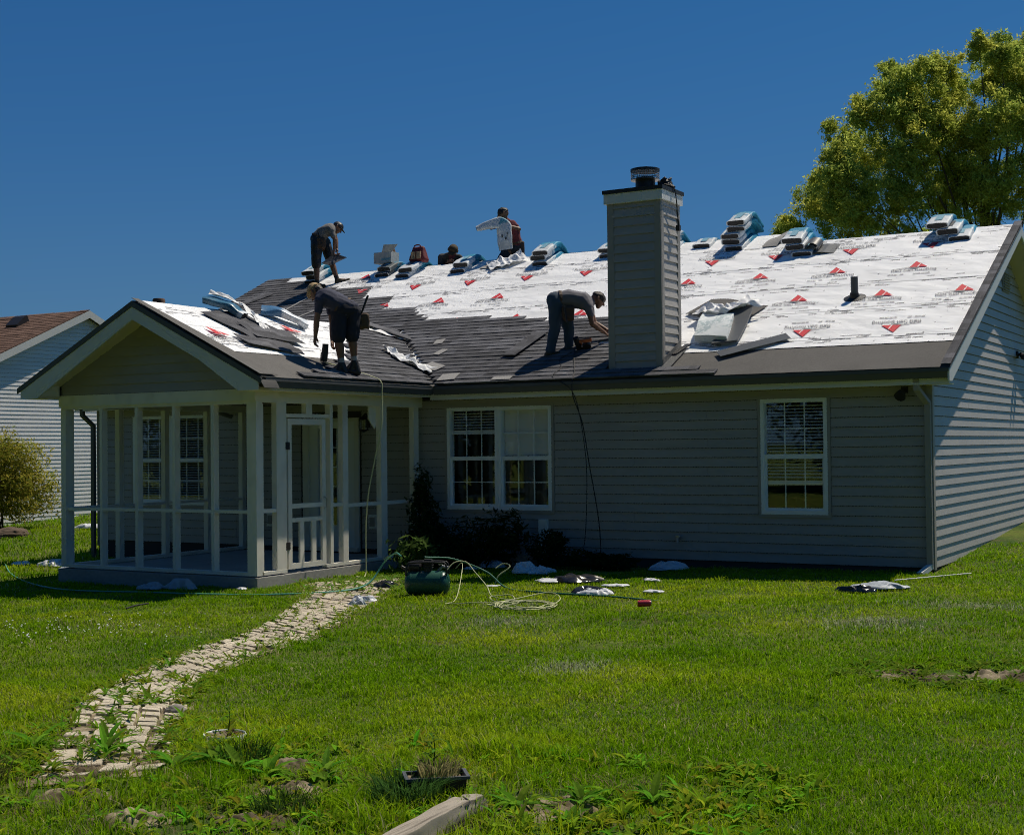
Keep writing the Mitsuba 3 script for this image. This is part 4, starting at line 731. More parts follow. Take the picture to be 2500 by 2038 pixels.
PK = {'pelvis':[-9.253,5.595,5.451],'hipL':[-9.366,5.587,5.42],'hipR':[-9.179,5.639,5.403],'kneeL':[-9.42,5.38,5.16],'kneeR':[-9.13,5.66,5.20],'ankL':[-9.46,5.72,5.00],'ankR':[-9.16,6.0,4.90],'toeL':[-9.48,5.83,4.92],'toeR':[-9.16,6.12,4.83],'heelL':[-9.45,5.75,5.02],'heelR':[-9.15,6.03,4.95],'spine':[-9.286,5.548,5.628],'chest':[-9.316,5.526,5.823],'neck':[-9.365,5.459,5.96],'head':[-9.389,5.419,6.089],'shL':[-9.51,5.457,5.91],'shR':[-9.238,5.534,5.903],'elL':[-9.623,5.37,5.83],'wrL':[-9.60,5.254,5.854],'elR':[-9.108,5.555,5.785],'wrR':[-9.265,5.347,5.842]}
PH_ = {'pelvis':[-10.751,5.80,4.90],'hipL':[-10.83,5.73,4.90],'hipR':[-10.658,5.82,4.90],'kneeL':[-10.83,5.42,4.98],'kneeR':[-10.5,5.55,4.98],'ankL':[-10.83,5.70,4.86],'ankR':[-10.5,5.82,4.84],'toeL':[-10.83,5.85,4.76],'toeR':[-10.5,5.96,4.74],'heelL':[-10.83,5.73,4.86],'heelR':[-10.5,5.85,4.86],'spine':[-10.727,5.68,5.071],'chest':[-10.668,5.56,5.261],'neck':[-10.6,5.47,5.385],'head':[-10.546,5.418,5.467],'shL':[-10.792,5.394,5.357],'shR':[-10.494,5.567,5.345],'elL':[-10.786,5.32,5.12],'elR':[-10.41,5.508,5.10],'wrL':[-10.62,5.26,5.17],'wrR':[-10.44,5.35,5.17]}
def sph(c, r): return m3.Manifold.sphere(float(r), 14).translate([float(x) for x in c])
def bone(*cr): return m3.Manifold.batch_hull([sph(c, r) for c, r in cr])
def fuse(bs_, edge, it=8, amp=0.0, seed=0, s=9):
    m = m3.Manifold.batch_boolean(bs_, m3.OpType.Add).refine_to_length(edge); t = tm(man(m)); trimesh.smoothing.filter_taubin(t, iterations=it)
    v = A(t.vertices)
    if amp: v = v + A(t.vertex_normals) * (amp * 2 * noi(v, s, seed))[:, None]
    return v, A(t.faces)
def unit(v): v = A(v, float); return v / np.linalg.norm(v)
def person(lab, J, face, C_, shorts=False, cap=None, hat=False, sleeve=.6, grip=(.5, .5), palm=(None, None), group=None):
    J = {k_: A(v, float) for k_, v in J.items()}; L = lambda a, b, t: J[a] + (J[b] - J[a]) * t
    K = thing('person', lab, 'person', group); lat = unit(J['shR'] - J['shL']); hl = unit(J['hipR'] - J['hipL']); f = unit(face)
    ax = unit(J['head'] - J['neck'] + 1e-6); top = unit(ax - f * (ax @ f) + 1e-6); ear = np.cross(f, top); hd = J['head']
    bl = [bone((hd + top * .02, .093), (hd + top * .01 - f * .03, .09)), bone((hd + f * .03 - top * .02, .068), (hd + f * .045 - top * .085, .036)), bone((hd + f * .088 + top * .005, .012), (hd + f * .108 - top * .03, .016)), bone((hd + f * .075 + top * .025 - ear * .035, .018), (hd + f * .075 + top * .025 + ear * .035, .018)),
          bone((hd - top * .02 - f * .02, .055), (J['neck'], .056), (J['chest'] + (J['neck'] - J['chest']) * .6, .06))] + [bone((hd + ear * s * .088 - top * .01, .018), (hd + ear * s * .092 + top * .02 - f * .01, .02)) for s in (-1, 1)]
    tor = lambda e: [bone((J['shL'], .062 + e), (J['shR'], .062 + e), (J['chest'] - lat * .075, .118 + e), (J['chest'] + lat * .075, .118 + e)), bone((J['chest'] - lat * .075, .118 + e), (J['chest'] + lat * .075, .118 + e), (J['spine'] - lat * .07, .112 + e), (J['spine'] + lat * .07, .112 + e)), bone((J['spine'] - lat * .07, .112 + e), (J['spine'] + lat * .07, .112 + e), (J['pelvis'] - hl * .07, .112 + e), (J['pelvis'] + hl * .07, .112 + e)), bone((J['neck'], .06 + e), (J['shL'], .045 + e), (J['shR'], .045 + e))]
    bl += tor(-.006)
    eyes = []
    for s, S in ((-1, 'L'), (1, 'R')):
        bl += [bone((J['hip' + S], .085), (L('hip' + S, 'knee' + S, .5), .074), (J['pelvis'], .08)), bone((L('hip' + S, 'knee' + S, .4), .075), (J['knee' + S], .055)), bone((J['knee' + S], .058), (L('knee' + S, 'ank' + S, .3), .063)), bone((L('knee' + S, 'ank' + S, .3), .063), (J['ank' + S], .038)), bone((J['ank' + S], .036), (J['heel' + S], .034), (J['toe' + S], .026)),
               bone((J['sh' + S], .052), (J['el' + S], .04)), bone((J['el' + S], .041), (L('el' + S, 'wr' + S, .35), .041), (J['wr' + S], .027))]
        d = unit(J['wr' + S] - J['el' + S]); pn = palm[0 if S == 'L' else 1]; pn = unit(pn if pn is not None else np.cross(d, lat) + 1e-4); pn = unit(pn - d * (pn @ d)); sd = np.cross(d, pn) * s; w = J['wr' + S]; g = grip[0 if S == 'L' else 1]
        bl.append(bone((w, .025), (w + d * .075 + sd * .03, .014), (w + d * .075 - sd * .03, .014), (w + d * .03 + sd * .025, .015), (w + d * .03 - sd * .028, .015)))
        for q, ln_ in enumerate((.072, .082, .076, .06)):
            b0 = w + d * .08 + sd * (.031 - .021 * q); a1, a2 = .35 * g + .05 * q, 1.3 * g + .05 * q
            k1 = b0 + (d * math.cos(a1) + pn * math.sin(a1)) * ln_ * .55; k2 = k1 + (d * math.cos(a1 + a2) + pn * math.sin(a1 + a2)) * ln_ * .5
            bl += [bone((b0, .0105), (k1, .0098)), bone((k1, .0098), (k2, .0085))]
        t0 = w + d * .03 + sd * .03; t1 = t0 + unit(d * .6 + sd * .75 + pn * .35 * g) * .042; t2 = t1 + unit(d * .9 + sd * .2 + pn * .5 * g) * .034
        bl += [bone((t0, .015), (t1, .012)), bone((t1, .012), (t2, .0095))]
        eyes.append(bone((hd + f * .079 + ear * s * .034 + top * .004, .0105), (hd + f * .08 + ear * s * .036 + top * .004, .0105)))
    part(K, 'body', fuse(bl, .013, 6), 'm_skin' if not C_.get('skin') else C_['skin'], smooth=True)
    part(K, 'eyes', man(m3.Manifold.batch_boolean(eyes, m3.OpType.Add)), 'm_black')
    sh = tor(.012) + [bone((J['sh' + S], .066), (L('sh' + S, 'el' + S, sleeve), .058)) for S in 'LR']
    part(K, 'shirt', fuse(sh, .016, 6, .010, 3, 12), C_['shirt'], smooth=True)
    lo = [bone((J['pelvis'] - hl * .07, .128), (J['pelvis'] + hl * .07, .128), (J['hipL'], .118), (J['hipR'], .118), (L('pelvis', 'spine', .35), .125))]
    for S in 'LR':
        if shorts: lo += [bone((J['hip' + S], .12), (L('hip' + S, 'knee' + S, .95), .10))]
        else: lo += [bone((J['hip' + S], .116), (J['knee' + S], .088)), bone((J['knee' + S], .086), (L('knee' + S, 'ank' + S, .95), .072))]
    part(K, 'shorts' if shorts else 'jeans', fuse(lo, .016, 6, .010, 7, 11), C_['legs'], smooth=True)
    for S in 'LR': 
        part(K, 'shoe', fuse([bone((J['heel' + S], .046), (J['toe' + S], .037)), bone((J['heel' + S], .046), (J['ank' + S], .052)), bone((J['ank' + S], .05), (L('heel' + S, 'toe' + S, .6), .042))], .02, 4), C_['shoe'], smooth=True)
        if shorts: part(K, 'sock', fuse([bone((J['ank' + S], .047), (L('ank' + S, 'knee' + S, .22), .048))], .02, 3), C_['sock'], smooth=True)
    belt = [bone((L('pelvis', 'spine', .3) + hl * a * .075, .132), (L('pelvis', 'spine', .36) + hl * a * .075, .132)) for a in (-1, 1)]
    bb = m3.Manifold.batch_hull(belt); bp = unit(J['spine'] - J['pelvis']); c0 = L('pelvis', 'spine', .33)
    bb = bb.trim_by_plane([float(x) for x in bp], float(bp @ c0 - .022)).trim_by_plane([float(-x) for x in bp], float(-(bp @ c0 + .022)))
    part(K, 'belt', man(bb), 'm_leather')
    if hat: part(K, 'hat', fuse([bone((hd + top * .045, .102), (hd + top * .05 - f * .02, .1)), bone(*[(hd + top * .035 + (f * math.cos(a) + ear * math.sin(a)) * .125, .008) for a in np.arange(10) * .628])], .02, 3), C_['cap'], smooth=True)
    else:
        b = bone((hd + top * .026, .101), (hd + top * .022 - f * .034, .097)).trim_by_plane([float(x) for x in unit(top - f * (.1 if cap else -.35) * (1 if cap else 1) - (0 if cap else f * .1))], float(unit(top - f * (.1 if cap else -.25)) @ hd + (.01 if cap else .012)))
        hair = [b] + ([bone((hd + top * .035 + f * .09, .012), (hd + top * .02 + f * .165 - ear * .03, .008), (hd + top * .02 + f * .165 + ear * .03, .008), (hd + top * .035 + f * .06 - ear * .07, .012), (hd + top * .035 + f * .06 + ear * .07, .012))] if cap else [])
        part(K, 'cap' if cap else 'hair', fuse(hair, .016, 2, .0 if cap else .008, 4, 40), C_['cap'], smooth=True)
    if cap or hat: part(K, 'hair', fuse([bone((hd - f * .04 + top * .0, .084), (hd - f * .045 - top * .03, .07))], .02, 2, .006, 6, 40), 'm_hair', smooth=True)
    return K
pr('m_skin', (.16, .085, .055), .55); pr('m_hair', (.012, .010, .009), .6); pr('m_leather', (.075, .045, .028), .7); pr('m_navy', (.035, .04, .07), .85); pr('m_navy_dark', (.016, .018, .028), .85); pr('m_greyshirt', (.155, .15, .145), .9)
pr('m_greyshirt2', (.13, .13, .15), .9); pr('m_denim', (.04, .065, .10), .9); pr('m_denim_dark', (.025, .035, .05), .9); pr('m_straw', (.36, .26, .14), .85); pr('m_boot', (.05, .042, .03), .8); pr('m_sock', (.30, .30, .31), .9); pr('m_maroon', (.14, .03, .035), .9); pr('m_olive', (.055, .055, .05), .9); pr('m_capbrown', (.055, .04, .022), .85); pr('m_orange', (.55, .16, .07), .5)
kN = person('man in navy T-shirt and shorts bent double near the porch eave, bareheaded arm hanging', PN, (-.62, -.1, -.78), dict(shirt='m_navy', legs='m_navy_dark', shoe='m_black', sock='m_sock', cap='m_straw'), shorts=True, hat=True, sleeve=.5, grip=(.6, 1.0), group=None)
labels[kN]['label'] = 'man in straw hat, navy T-shirt and dark shorts bent double on the porch roof'
kS = person('man in grey T-shirt, black shorts and dark cap stooping on the ridge at the left', PS, (.72, .2, -.66), dict(shirt='m_greyshirt', legs='m_black', shoe='m_boot', sock='m_black', cap='m_black'), shorts=True, cap=True, sleeve=.55, grip=(1.0, 1.0))
kJ = person('man in jeans and grey T-shirt bending towards the foot of the chimney', PJ, (.80, .35, -.48), dict(shirt='m_greyshirt2', legs='m_denim', shoe='m_boot', cap='m_hair'), cap=False, sleeve=.45, grip=(.7, .7))
kK = person('man in dark jeans and maroon shirt on the ridge carrying a white shingle bundle', PK, (-.75, -.6, -.25), dict(shirt='m_maroon', legs='m_denim_dark', shoe='m_boot', cap='m_hair'), sleeve=.6, grip=(1.0, .8))
kH = person('man in brown cap seen from the chest up behind the ridge', PH_, (.15, -.72, -.68), dict(shirt='m_olive', legs='m_denim_dark', shoe='m_boot', cap='m_capbrown'), cap=True, sleeve=.8)
part(kH, 'neckerchief', fuse([bone((A(PH_['neck']) + A([.03, -.06, -.01]), .06), (A(PH_['neck']) + A([.04, -.11, -.12]), .03)), bone((A(PH_['neck']), .075), (A(PH_['neck']) + A([.02, -.03, .01]), .075))], .02, 4, .006, 2, 20), 'm_maroon', smooth=True)
def pouch(par, c, ax, nm='tool_pouch'):
    a = unit(ax); part(par, nm, fuse([bone((A(c) + A([-.05, -.03, .06]), .035), (A(c) + A([.05, .03, .06]), .035), (A(c) + A([-.04, -.02, -.09]), .038), (A(c) + A([.05, .03, -.09]), .038))], .02, 2, .01, 3, 18), 'm_leather', smooth=True)
pouch(kN, (-7.262, -2.06, 3.36), (0, 0, 1)); pouch(kS, (-12.93, 4.27, 5.70), (0, 0, 1)); pouch(kJ, (-5.40, .52, 3.56), (0, 0, 1)); pouch(kK, (-9.11, 5.58, 5.46), (0, 0, 1))
part(kN, 'hammer', cat([tube([(-7.29, -2.075, 3.42), (-7.195, -2.027, 3.70)], [.013, .017], 8), boxes((-7.33, -7.25, -2.10, -2.05, 3.40, 3.43))]), 'm_black')
part(kS, 'hammer', tube([(-12.98, 4.24, 5.90), (-12.90, 4.25, 5.66)], .014, 8), 'm_black'); part(kJ, 'hammer', tube([(-5.42, .44, 3.66), (-5.38, .45, 3.40)], .014, 8), 'm_black')
part(kS, 'strap', tube([(-13.17, 4.30, 5.72), (-13.19, 4.30, 5.40)], .012, 6), 'm_black')
sh_ = A([(-12.955, 4.30, 5.277), (-12.817, 4.56, 5.50), (-12.653, 4.754, 5.425), (-12.819, 4.43, 5.243)])
nn = unit(np.cross(sh_[1] - sh_[0], sh_[3] - sh_[0])); solo('held_shingle', box8(sh_, sh_ + nn * .008), 'm_shingle', 'dark shingle held in the hands of the man in grey shirt and shorts', 'shingle')
# the bundle the man carries: draped over his raised left arm and hanging down his front
kb = thing('carried_bundle', 'limp white wrapped bundle draped over the arm of the man on the ridge', 'shingle bundle')
cp = spline([(-9.735, 5.00, 5.775), (-9.62, 5.08, 5.82), (-9.49, 5.16, 5.868), (-9.38, 5.24, 5.885), (-9.30, 5.28, 5.83), (-9.27, 5.27, 5.70), (-9.26, 5.27, 5.55), (-9.245, 5.29, 5.37)], 5)
wv = unit(A([.864, .503, .0])); 
def cb_fn():
    t = np.gradient(cp, axis=0); t /= np.linalg.norm(t, axis=1, keepdims=True); out = A([.45, -.80, .40]); ups = []
    for q in range(len(cp)):
        u = out - t[q] * (out @ t[q]); ups.append(unit(u))
    return sweep_box(cp, ups, 1, .09)
t = np.gradient(cp, axis=0); t /= np.linalg.norm(t, axis=1, keepdims=True)
outw = unit(A([.30, -.86, .20])); n_ = len(cp); an = np.arange(20) * 2 * np.pi / 20; ca, sa = np.cos(an), np.sin(an); rings = []
for q in range(n_):
    u = unit(outw - t[q] * (outw @ t[q])); s = np.cross(t[q], u); w_ = np.interp(q / (n_ - 1), [0, .12, .35, .6, 1], [.085, .12, .20, .30, .27])
    rings.append(cp[q] + np.outer(np.sign(ca) * np.abs(ca) ** .45 * w_ / 2, s) + np.outer(np.sign(sa) * np.abs(sa) ** .7 * .05, u))
R = A(rings); i, j = np.meshgrid(np.arange(n_ - 1), np.arange(20), indexing='ij')
f = np.stack([i * 20 + j, i * 20 + (j + 1) % 20, (i + 1) * 20 + (j + 1) % 20, (i + 1) * 20 + j], -1).reshape(-1, 4); f = np.vstack([f[:, [0, 1, 2]], f[:, [0, 2, 3]]])
v = displaced((R.reshape(-1, 3), f), .010, 8, 3)[0]; R = v.reshape(R.shape); tt = np.repeat(np.linspace(0, 1, n_), 20)
col = np.where(((tt > .44) & (tt < .56) & (v[:, 2] > 5.86))[:, None], A([.10, .32, .42]), WHT * .95) * (.82 + .25 * meshkit.noise(v * 9, 2))[:, None]
part(kb, 'wrapper', (v, f), 'm_vc', smooth=True, color=col); part(kb, 'open_end', (cap_of(R[0], .9)[0], cap_of(R[0])[1][:, ::-1]), 'm_black'); part(kb, 'lower_end', cap_of(R[-1], 1), 'm_gutter')
for a, b, w_ in ((-9.30, 5.60, .03), (-9.22, 5.55, .035), (-9.18, 5.64, .02)): part(kb, 'printed_mark', boxes((a, a + w_, 5.208, 5.216, b, b + .05)), 'm_gutter')
# nail guns
def nailgun(lab, c, d, up, magc):
    k = thing('nail_gun', lab, 'nail gun'); d, up = unit(d), unit(up); s = np.cross(d, up); c = A(c, float)
    part(k, 'head', tube([c + up * .12, c - up * .09, c - up * .13], [.042, .045, .02], 14), 'm_black', smooth=40)
    part(k, 'handle', beam(c + up * .05 - d * .03, c + up * .04 - d * .22, .04, .05, up), magc)
    part(k, 'magazine', cat([tube([c - up * .05 - d * .12 - s * .045, c - up * .05 - d * .12 + s * .045], .065, 16), beam(c - up * .09, c - up * .07 - d * .12, .03, .04, up)]), 'm_black', smooth=40)
    part(k, 'trigger', boxes(tuple(np.r_[c - d * .05 - .012, 0, 0][:0])) if False else beam(c + up * .01 - d * .05, c - up * .02 - d * .06, .015, .02, d), 'm_orange')
    return k
nailgun('dark nail gun with red trim standing behind the calves of the man in navy', PRr(-2.43, .53, .20), (.7, -.75, 0), (.1, 0, 1), 'm_orange')
nailgun('black and orange nail gun lying on the shingles by the man in jeans', MR(-5.28, 1.10, .13), (-.95, -.25, -.15), (0, -.6, .75), 'm_orange')

# ------------------------------------------------------------------ hoses and things on the lawn
def GP(x, y, h=0.): return (x, y, float(ground_z(x, y)) + h)
def hose(name, pts, r, m, lab, cat_='hose'): return solo(name, tube(spline(pts, 8), r, 7), m, lab, cat_, smooth=True)
hose('air_hose', [PRr(-2.36, .52, .06), PRr(-2.1, .42, .05), PRr(-1.75, .12, .05), (-7.20, -1.72, 2.50), (-7.17, -1.75, 2.3), (-7.13, -1.82, 1.9), (-7.2, -1.88, 1.45), (-7.28, -1.95, .9), (-7.30, -1.98, .4), GP(-7.28, -2.02, .03), GP(-7.2, -2.35, .02)], .009, 'm_hose_yellow', 'pale yellow air hose hanging from the porch eave down to the brick path')
hose('air_hose', [MR(-5.30, 1.02, .1), MR(-5.18, .7, .05), MR(-4.95, .22, .05), (-4.86, -.40, 2.5), (-4.84, -.42, 2.28), (-4.76, -.3, 1.9), (-4.68, -.25, 1.3), (-4.57, -.22, .6), (-4.52, -.25, .15), GP(-4.45, -.45, .02)], .008, 'm_rubber', 'dark air hose crossing the eave below the man in jeans')
hose('power_cord', [MR(-5.36, 1.0, .05), MR(-5.42, .72, .05), MR(-5.25, .4, .05), MR(-5.22, .06, .05), (-4.85, -.37, 2.3), (-4.72, -.3, 1.5), (-4.72, -.27, .8), (-4.76, -.3, .15), GP(-4.8, -.5, .02)], .006, 'm_rubber', 'thin black cord dangling against the back wall left of the dark air hose', 'cord')
hose('air_hose', [GP(-5.0, -3.95, .44), GP(-4.85, -3.55, .40), GP(-4.6, -3.2, .2), GP(-4.2, -3.4, .03), GP(-3.6, -3.75, .03), GP(-3.1, -3.9, .04), GP(-2.5, -4.0, .03), GP(-1.9, -4.05, .0)], .011, 'm_hose_green', 'dark green hose running from the compressor across the lawn to the right')
hose('air_hose', [GP(-4.62, -4.05, .30), GP(-4.57, -3.97, .38), GP(-4.47, -3.88, .38), GP(-4.33, -3.9, .26), GP(-4.05, -4.1, .12), GP(-3.8, -4.4, .03), GP(-3.4, -4.7, .03), GP(-3.15, -4.75, .02)], .006, 'm_hose_yellow', 'yellow hose arching out of the right end of the compressor')
hose('air_hose', [GP(-4.5, -4.05, .32), GP(-4.42, -4.05, .38), GP(-4.33, -4.18, .30), GP(-4.05, -4.75, .05), GP(-4.0, -5.05, .02)], .005, 'm_hose_yellow', 'yellow hose end dropping to the grass right of the compressor')
hc = [GP(-3.9, -5.15, .03), GP(-3.5, -5.1, .04), GP(-3.2, -5.0, .04), GP(-3.35, -4.75, .09), GP(-3.55, -4.85, .07), GP(-3.3, -5.05, .05), GP(-3.0, -4.6, .12), GP(-2.75, -4.75, .08)]
rc = np.random.default_rng(4)
for q in range(6):
    for a in np.arange(0, 2 * math.pi, .5): hc.append(GP(-2.93 + .06 * rc.normal() * .4 + (.29 + .035 * rc.normal()) * math.cos(a), -5.16 + (.30 + .05 * rc.normal()) * math.sin(a), (.03 + .004 * q) + .012 * abs(rc.normal())))
hose('hose_coil', hc, .005, 'm_hose_yellow', 'loose coil of pale yellow hose lying on the sunlit lawn')
hose('garden_hose', [GP(x, y, .03) for x, y in ((-14.98, -1.74), (-13.07, -3.22), (-11.42, -4.28), (-9.96, -4.91), (-8.55, -4.94), (-7.68, -4.85), (-6.86, -4.65), (-6.22, -4.25))] + [GP(-6.03, -3.72, .08), GP(-5.9, -3.5, .35), GP(-5.6, -3.7, .47), GP(-5.3, -4.0, .45)], .011, 'm_hose_teal', 'long thin teal hose across the shaded lawn and brick path to the compressor')
pr('m_hose_teal', (.08, .30, .22), .5)
hose('hose_loop', [GP(-4.75, -2.75, .02), GP(-4.72, -2.7, .12), GP(-4.62, -2.6, .22), GP(-4.72, -2.58, .26), GP(-4.8, -2.65, .20)], .008, 'm_hose_yellow', 'short curl of pale hose standing up from the grass before the white bag')
# compressor
cp_ = thing('air_compressor', 'green air compressor with black handle standing on the lawn', 'air compressor')
c0, c1 = A(GP(-5.08, -4.2)), A(GP(-4.55, -3.96)); dv = unit((c1 - c0) * [1, 1, 0]); zc = c0[2] + .19
KS = len(scene)
pa = [(-.03, .02), (-.02, .10), (.02, .155), (.07, .17), (.5, .17), (.55, .155), (.59, .10), (.60, .02)]
part(cp_, 'tank', tube([(c0[0] + dv[0] * a, c0[1] + dv[1] * a, zc) for a, _ in pa], [r for _, r in pa], 28), 'm_green', smooth=40); pr('m_green', (.012, .07, .05), .35, clearcoat=.4)
for a in (.07, .5): part(cp_, 'weld_band', tube([(c0[0] + dv[0] * (a + b), c0[1] + dv[1] * (a + b), zc) for b in (-.008, .008)], .1735, 28), 'm_green', smooth=40)
sdv = A([-dv[1], dv[0], 0])
for s in (-1, 1): part(cp_, 'handle', tube(spline([c0 + dv * .0 + sdv * .1 * s + [0, 0, .30], c0 + dv * .02 + sdv * .1 * s + [0, 0, .45], c0 + dv * .12 + sdv * .1 * s + [0, 0, .48], c0 + dv * .46 + sdv * .1 * s + [0, 0, .48], c0 + dv * .56 + sdv * .1 * s + [0, 0, .45], c0 + dv * .57 + sdv * .1 * s + [0, 0, .30]], 6), .014, 8), 'm_black', smooth=True)
mo = c0 + dv * .14 + [0, 0, .42]; part(cp_, 'motor', tube([mo - dv * .12, mo - dv * .1, mo + dv * .04, mo + dv * .06], [.04, .065, .065, .04], 16), 'm_black', smooth=40)
part(cp_, 'pump', cat([beam(c0 + dv * .30 + [0, 0, .34], c0 + dv * .30 + [0, 0, .52], .1, .1, dv)] + [beam(c0 + dv * .30 + [0, 0, .40 + .03 * q], c0 + dv * .30 + [0, 0, .41 + .03 * q], .13, .13, dv) for q in range(4)]), 'm_rubber'); part(cp_, 'pressure_gauge', lathe([(0, .03), (.03, .03), (.03, 0), (0, 0)], 14, tuple(c0 + dv * .47 + [0, 0, .44])), 'm_metal')
part(cp_, 'regulator', tube([c0 + dv * .44 + [0, 0, .36], c0 + dv * .50 + [0, 0, .42], c0 + dv * .58 + [0, 0, .40]], .02, 8), 'm_metal'); part(cp_, 'valve', tube([c0 + dv * .02 + [0, 0, .36], c0 + dv * -.08 + [0, 0, .42]], .018, 8), 'm_black')
for a in (.1, .46): part(cp_, 'foot', boxes(tuple(np.array([c0[0] + dv[0] * a - .06, c0[0] + dv[0] * a + .06, c0[1] + dv[1] * a - .12, c0[1] + dv[1] * a + .12, c0[2] - .02, c0[2] + .03]))), 'm_black')
for k_ in [k for k in scene if k.startswith('air_compressor__')]:
    scene[k_]['to_world'] = T().translate(c0.tolist()).scale(.84).translate((-c0).tolist())
# trash
def trash(name, x, y, r, m, lab, seed, cat_='plastic wrap', rz=None, amp=.5, ry=None):
    return solo(name, drape(GP(x, y, .012), r * .95, ry or r * .7, (rz or r * .55) * .5, seed), m, lab, cat_, smooth=45)
pr('m_black_film', (.02, .02, .022), .22, specular=.7); pr('m_white_film', (.55, .57, .60), .4); pr('m_grey_film', (.30, .34, .38), .5)
trash('plastic_wrap', -4.93, -1.35, .26, 'm_white_film', 'big crumpled white plastic wrap in the shade below the double window', 1, rz=.30)
trash('plastic_wrap', -3.95, -2.1, .34, 'm_black_film', 'shiny black plastic wrap spread on the lawn at the shadow edge', 2, rz=.16); trash('plastic_wrap', -4.22, -2.3, .22, 'm_white_film', 'white plastic strip beside the shiny black wrap', 3, rz=.06)
trash('plastic_wrap', -3.0, -3.55, .26, 'm_black_film', 'black and white folded wrap nearest the camera in the middle of the lawn', 4, rz=.17); trash('plastic_wrap', -2.93, -3.62, .19, 'm_white_film', 'white sheet folded over the black wrap in the middle of the lawn', 14, rz=.14)
trash('paper_scrap', -3.12, -2.62, .17, 'm_white_film', 'flat white scrap on the lawn right of the black wraps', 5, 'scrap', rz=.045, amp=.25); trash('paper_scrap', -2.38, -3.25, .12, 'm_white_film', 'small round white scrap above the red can', 6, 'scrap', rz=.04, amp=.25)
trash('plastic_wrap', -14.85, -1.55, .18, 'm_white_film', 'small white crumpled wrap at the far left of the lawn', 7); trash('plastic_wrap', -13.95, -1.55, .34, 'm_white_film', 'larger white crumpled wrap left of the porch', 8, rz=.2)
trash('plastic_wrap', -20.2, 5.0, .45, 'm_white_film', 'bright white plastic on the grass before the neighbouring house', 9, rz=.22)
trash('plastic_wrap', -8.62, -4.25, .24, 'm_grey_film', 'grey plastic sheet in the shade against the porch front', 10, rz=.26); trash('plastic_wrap', -8.95, -4.45, .2, 'm_grey_film', 'pale crumpled plastic beside the grey sheet before the porch', 11, rz=.16)
trash('plastic_wrap', -.22, -2.62, .2, 'm_black_film', 'black and white striped wrap on the lawn below the right window', 12, rz=.17); trash('plastic_wrap', -.05, -2.2, .28, 'm_grey_film', 'grey wrap behind the striped wrap below the right window', 13, rz=.12)
for q in range(3): part('plastic_wrap_012' if 'plastic_wrap_012' in scene else 'plastic_wrap', 'white_stripe', ribbon([GP(-.36 + .04 * q, -2.76, .05 + .03 * q), GP(-.22 + .05 * q, -2.72, .15 + .01 * q), GP(-.08 + .05 * q, -2.6, .1)], .035, 40 + q, A([0, -.3, 1.]), .01), 'm_white_film') if False else None
trash('plastic_wrap', -3.42, -.35, .26, 'm_white_film', 'white crumpled wrap in the shade under the hose bib', 15, rz=.2); trash('plastic_wrap', -3.5, -.6, .12, 'm_grey_film', 'small grey scrap in the shade under the hose bib', 16, rz=.06)
trash('plastic_wrap', -6.1, -.55, .2, 'm_grey_film', 'bluish grey crumpled wrap in the dark bed left of the white bag', 17, rz=.2); trash('plastic_wrap', -6.2, -.95, .12, 'm_white_film', 'little white wrap at the shadow edge behind the compressor', 18)
trash('paper_scrap', -2.98, -1.95, .13, 'm_white_film', 'thin white scrap at the shadow edge under the hose bib', 19, 'scrap', rz=.05); trash('paper_scrap', -4.55, -3.15, .09, 'm_white_film', 'thin white sliver on the lawn right of the green hose', 20, 'scrap', rz=.02)
trash('paper_scrap', -5.2, -4.9, .15, 'm_white_film', 'white crumpled paper at the right edge of the brick path', 21, 'scrap', rz=.12); trash('paper_scrap', -4.98, -5.3, .11, 'm_grey_film', 'grey scrap leaning on the path edge below the white paper', 22, 'scrap', rz=.14); trash('paper_scrap', -7.62, -4.2, .08, 'm_white_film', 'tiny white scrap on the grass before the porch corner', 23, 'scrap')
trash('tool_sack', -6.0, -3.35, .17, 'm_black_film', 'small black sack on the path beside the compressor', 24, 'bag', rz=.16); trash('tarpaulin', -11.9, -.8, .55, 'm_navy', 'blue crumpled tarpaulin in the shade behind the porch', 25, 'tarpaulin', rz=.25)
trash('plastic_wrap', -12.6, -2.2, .4, 'm_grey_film', 'grey wrap heap left of the porch floor', 26, rz=.14)
hose('stick', [GP(-.11, -1.45, .03), GP(.2, -1.0, .035), GP(.55, -.49, .04)], .008, 'm_fascia', 'thin pale stick on the grass at the right corner of the house', 'stick'); hose('stick', [GP(-7.1, -6.66, .06), GP(-7.17, -6.46, .07), GP(-7.23, -6.2, .06)], .010, 'm_black', 'short dark stick lying on the sunlit left lawn', 'stick')
can = thing('drink_can', 'crushed red drink can on the sunlit lawn', 'can')
part(can, 'body', tube([(-1.80, -4.87, .0 + ground_z(-1.8,-4.9) + .05), (-1.79, -4.866, ground_z(-1.8,-4.9) + .05), (-1.69, -4.82, ground_z(-1.8,-4.9) + .055), (-1.68, -4.815, ground_z(-1.8,-4.9) + .055)], [.026, .033, .033, .027], 14), 'm_canred', smooth=40); pr('m_canred', (.42, .03, .05), .35, specular=.6)
part(can, 'lid', tube([(-1.68, -4.815, ground_z(-1.8,-4.9) + .055), (-1.675, -4.812, ground_z(-1.8,-4.9) + .055)], .026, 14), 'm_metal')
